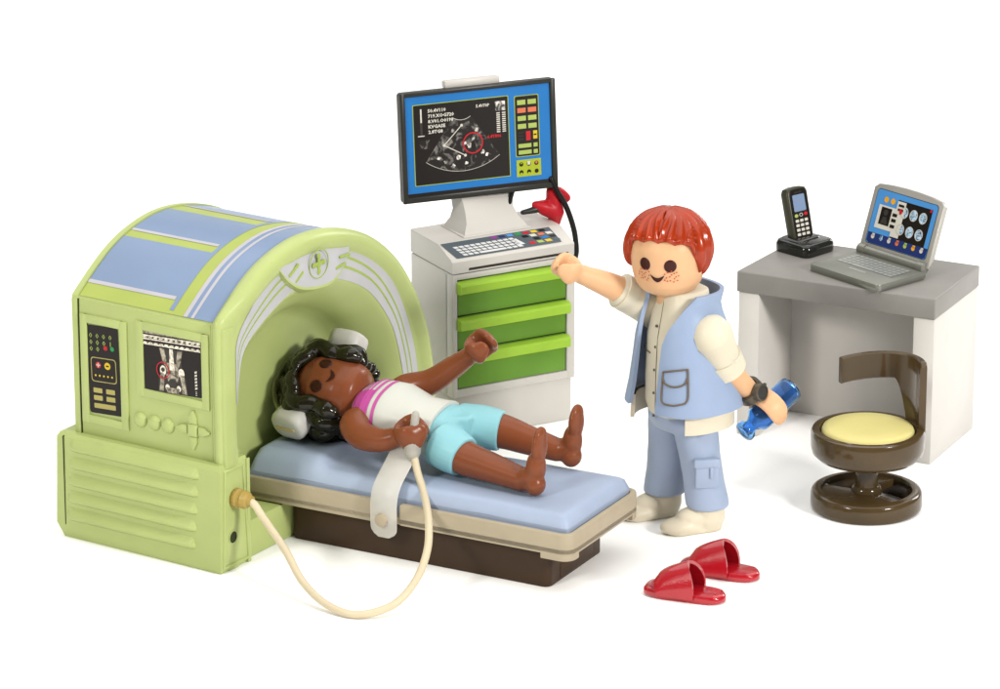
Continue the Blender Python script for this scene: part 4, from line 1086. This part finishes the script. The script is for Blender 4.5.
# clothes
b = MB()
b.loft([bodyring(u, hv, hz, zc, 2.0, RO) for u, hv, hz, zc in ((-6.46, .48, .42, 2.82), (-6.30, .72, .54, 2.83), (-6.05, .86, .64, 2.84), (-5.4, .86, .65, 2.82), (-4.8, .74, .57, 2.70), (-4.45, .80, .61, 2.64), (-4.28, .84, .64, 2.61))], cap0=True, cap1=True)
tp = b.build('top', [M['top'], M['pink'], M['top']], PAT, angle=60)
# pink yoke stripes printed round the shoulders
b = MB()
def topring(u):
    tab = ((-6.46, .48, .42, 2.82), (-6.30, .72, .54, 2.83), (-6.05, .86, .64, 2.84), (-5.4, .86, .65, 2.82), (-4.8, .74, .57, 2.70))
    for a, c in zip(tab[:-1], tab[1:]):
        if a[0] <= u <= c[0]:
            t = (u-a[0])/(c[0]-a[0]); q = [a[i]+(c[i]-a[i])*t for i in range(4)]; return bodyring(u, q[1]+.010, q[2]+.010, q[3], 2.0, RO, 64)
for u0, u1 in ((-6.40, -6.30), (-6.24, -6.20), (-6.15, -6.11), (-6.05, -6.0), (-5.93, -5.86), (-5.76, -5.68)): 
    n_ = 3; b.loft([topring(u0+(u1-u0)*k/n_) for k in range(n_+1)], 0, None, True, False, False)
b.build('stripes', M['pink'], tp, fix=False)
b = MB(); us = (-6.40, -6.32, -6.22, -6.12, -6.02, -5.9)
b.loft([topring(u)[18+k0:38-k0] for u, k0 in zip(us, (0, 0, 0, 0, 0, 0))], 0, None, False, False, False)
b.build('shoulder_print', M['pink'], tp, fix=False)
b = MB()
b.loft([bodyring(u, hv, hz, zc, 2.0, RO) for u, hv, hz, zc in ((-4.62, .66, .52, 2.64), (-4.4, .76, .58, 2.60), (-4.1, .86, .60, 2.54), (-3.85, .80, .52, 2.48))])
b.tube([(-4.1, 1.52, 2.50), (-3.75, 1.42, 2.42), (-3.42, 1.35, 2.34)], [.55, .53, .47], 28, res=6, round_ends=False)
b.tube([(-4.1, 2.50, 2.60), (-3.65, 2.62, 2.62), (-3.20, 2.73, 2.58)], [.55, .52, .47], 28, res=6, round_ends=False)
b.prism([(-4.55, 1.50), (-4.55, 2.62), (-4.1, 2.52), (-3.66, 2.26), (-3.62, 1.98), (-4.1, 1.62)], 2.4, 3.06, .08, 0, None, 3, True)
b.build('shorts', M['shorts'], PAT, remesh=.032, smooth=4)
# wavy hair swept over both sides of the head
b = MB()
b.ell((0, .18, .12), (.92, .86, .98), 0, PH, 36, 24)
random.seed(9)
for s in (-1, 1):
    for k in range(8):
        az = 50+k*18
        pts, rad = [], []
        for j in range(10):
            t = j/9; el = 82-t*(118+k*1.8)
            rr = .98+.10*math.sin(t*PI*4.8+k*1.3)+.03*k/8
            a = R(az*(.35+.65*min(1, t*1.9))+4*math.sin(t*7+k))
            q = math.cos(R(el)) if el > -8 else math.cos(R(-8))-.10*t*(t > .8)
            z = rr*1.0*math.sin(R(el)) if el > -35 else -.57-(t-.98)*0-.9*(-(el+35)/57)*.45
            pts.append((s*rr*q*math.sin(a), .06-rr*q*math.cos(a), z)); rad.append((.20+.02*math.sin(t*PI*9.6+k)) if 0 < t < .95 else .15)
        b.tube(pts, rad, 12, 0, PH, res=5)
for s in (-1, 1):            # fringe locks framing the forehead
    for k in range(3):
        pts = []
        for j in range(7):
            t = j/6; a = R(s*(6+t*(44+k*4))); z = .66+.12*k-.30*t*t+.05*math.sin(t*9+k)
            rr = math.sqrt(max(.05, .98-z*z))+.04+.03*math.sin(t*8+k*2); pts.append((rr*math.sin(a), -rr*math.cos(a)+.05, z))
        b.tube(pts, [.10, .14, .16, .16, .16, .15, .12], 12, 0, PH, res=5)
b.build('hair', M['hair_black'], PAT, remesh=.026, smooth=2)
# headphones
HPH = thing('headphones', 'white headphones with a clear band over the patient\'s black hair', 'headphones', TBL.location, -.494)
def cup(c, d):
    d = Vector(d).normalized(); x = Vector((0, 0, 1)).cross(d).normalized(); X = axes(c, x, d.cross(x), d); b = MB()
    b.loft([[(p[0]*k, p[1]*k, z) for p in rrpoly(-.44, .44, -.36, .36, .28)] for k, z in ((.85, -.22), (.98, -.18), (1, .0), (1, .12), (.93, .20), (.75, .235), (.4, .245))], 0, X)
    b.v = b.v; o = b.build('ear_cup', M['muff'], HPH, angle=50)
    return o, X
nearc, farc = Vector((-7.82, 1.12, 2.52)), Vector((-7.30, 2.84, 4.02))
dn = (nearc-HC); df = (farc-HC)
o1, X1 = cup(tuple(nearc), (dn.x*.3, dn.y, dn.z*.9)); o2, X2 = cup(tuple(farc), (df.x*.2, df.y, df.z))
b = MB(); b.prism(rrpoly(-.30, .26, -.06, .05, .05), .236, .262, .008, 0, X1); b.build('mark', M['muff_mark'], o1)
b = MB(); pts = []
e1 = dn.normalized(); pl_n = dn.cross(Uh)
for k in range(13):
    t = k/12; a = nearc.lerp(farc, t); out = (Uh*1.0+Vector((0, 0, .05))); h = math.sin(PI*t)**.7
    p = HC+(a-HC)*(1.05)+Uh*(1.12*h-.1); pts.append(tuple(p))
b.tube(pts, .17, 12, 0, None, res=3, flat=.35, up=tuple(Uh.cross(farc-nearc).normalized()))
b.build('headband', M['band'], HPH)
# drip tube from the scanner's port to the patient's hand
DT = thing('drip_tube', 'cream tube looping from the scanner down to the floor and up to the patient', 'tube', (0, 0, 0), 0)
b = MB(); S_ = T3(-6.265, -16.449, 0) @ Rz(-.57)
def SW(u, v, z): return tuple(S_ @ Vector((u, v, z)))
b.tube([SW(.16, .57, 1.70), SW(.50, .57, 1.66), (-5.33, -16.42, 1.42), (-4.79, -17.17, .9), (-4.37, -17.9, .42), (-3.81, -18.62, .16), (-3.14, -19.05, .10), (-2.37, -18.86, .24), (-1.87, -18.38, .62), (-1.61, -17.75, 1.12), (-1.60, -16.7, 1.45), (-1.72, -15.75, 1.75), (-1.86, -15.42, 2.1), (-1.97, -15.25, 2.62)], .088, 14, res=10)
b.build('hose', M['tube'], DT)
b = MB(); b.lathe([(.21, -.06), (.23, .0), (.23, .08), (.20, .12), (.195, .18), (.215, .22), (.19, .32), (.13, .36), (.12, .44)], 14, 0, S_ @ XP(.03) @ T3(.57, 1.70, 0)); b.build('connector', M['connector'], DT, angle=25)
b = MB(); b.tube([(-1.975, -15.24, 2.52), (-1.975, -15.23, 2.78)], [.19, .21], 18, res=3); b.tube([(-1.97, -15.23, 2.78), (-1.90, -15.23, 3.42)], [.12, .09], 12, res=3)
b.build('plug', M['plug'], DT)
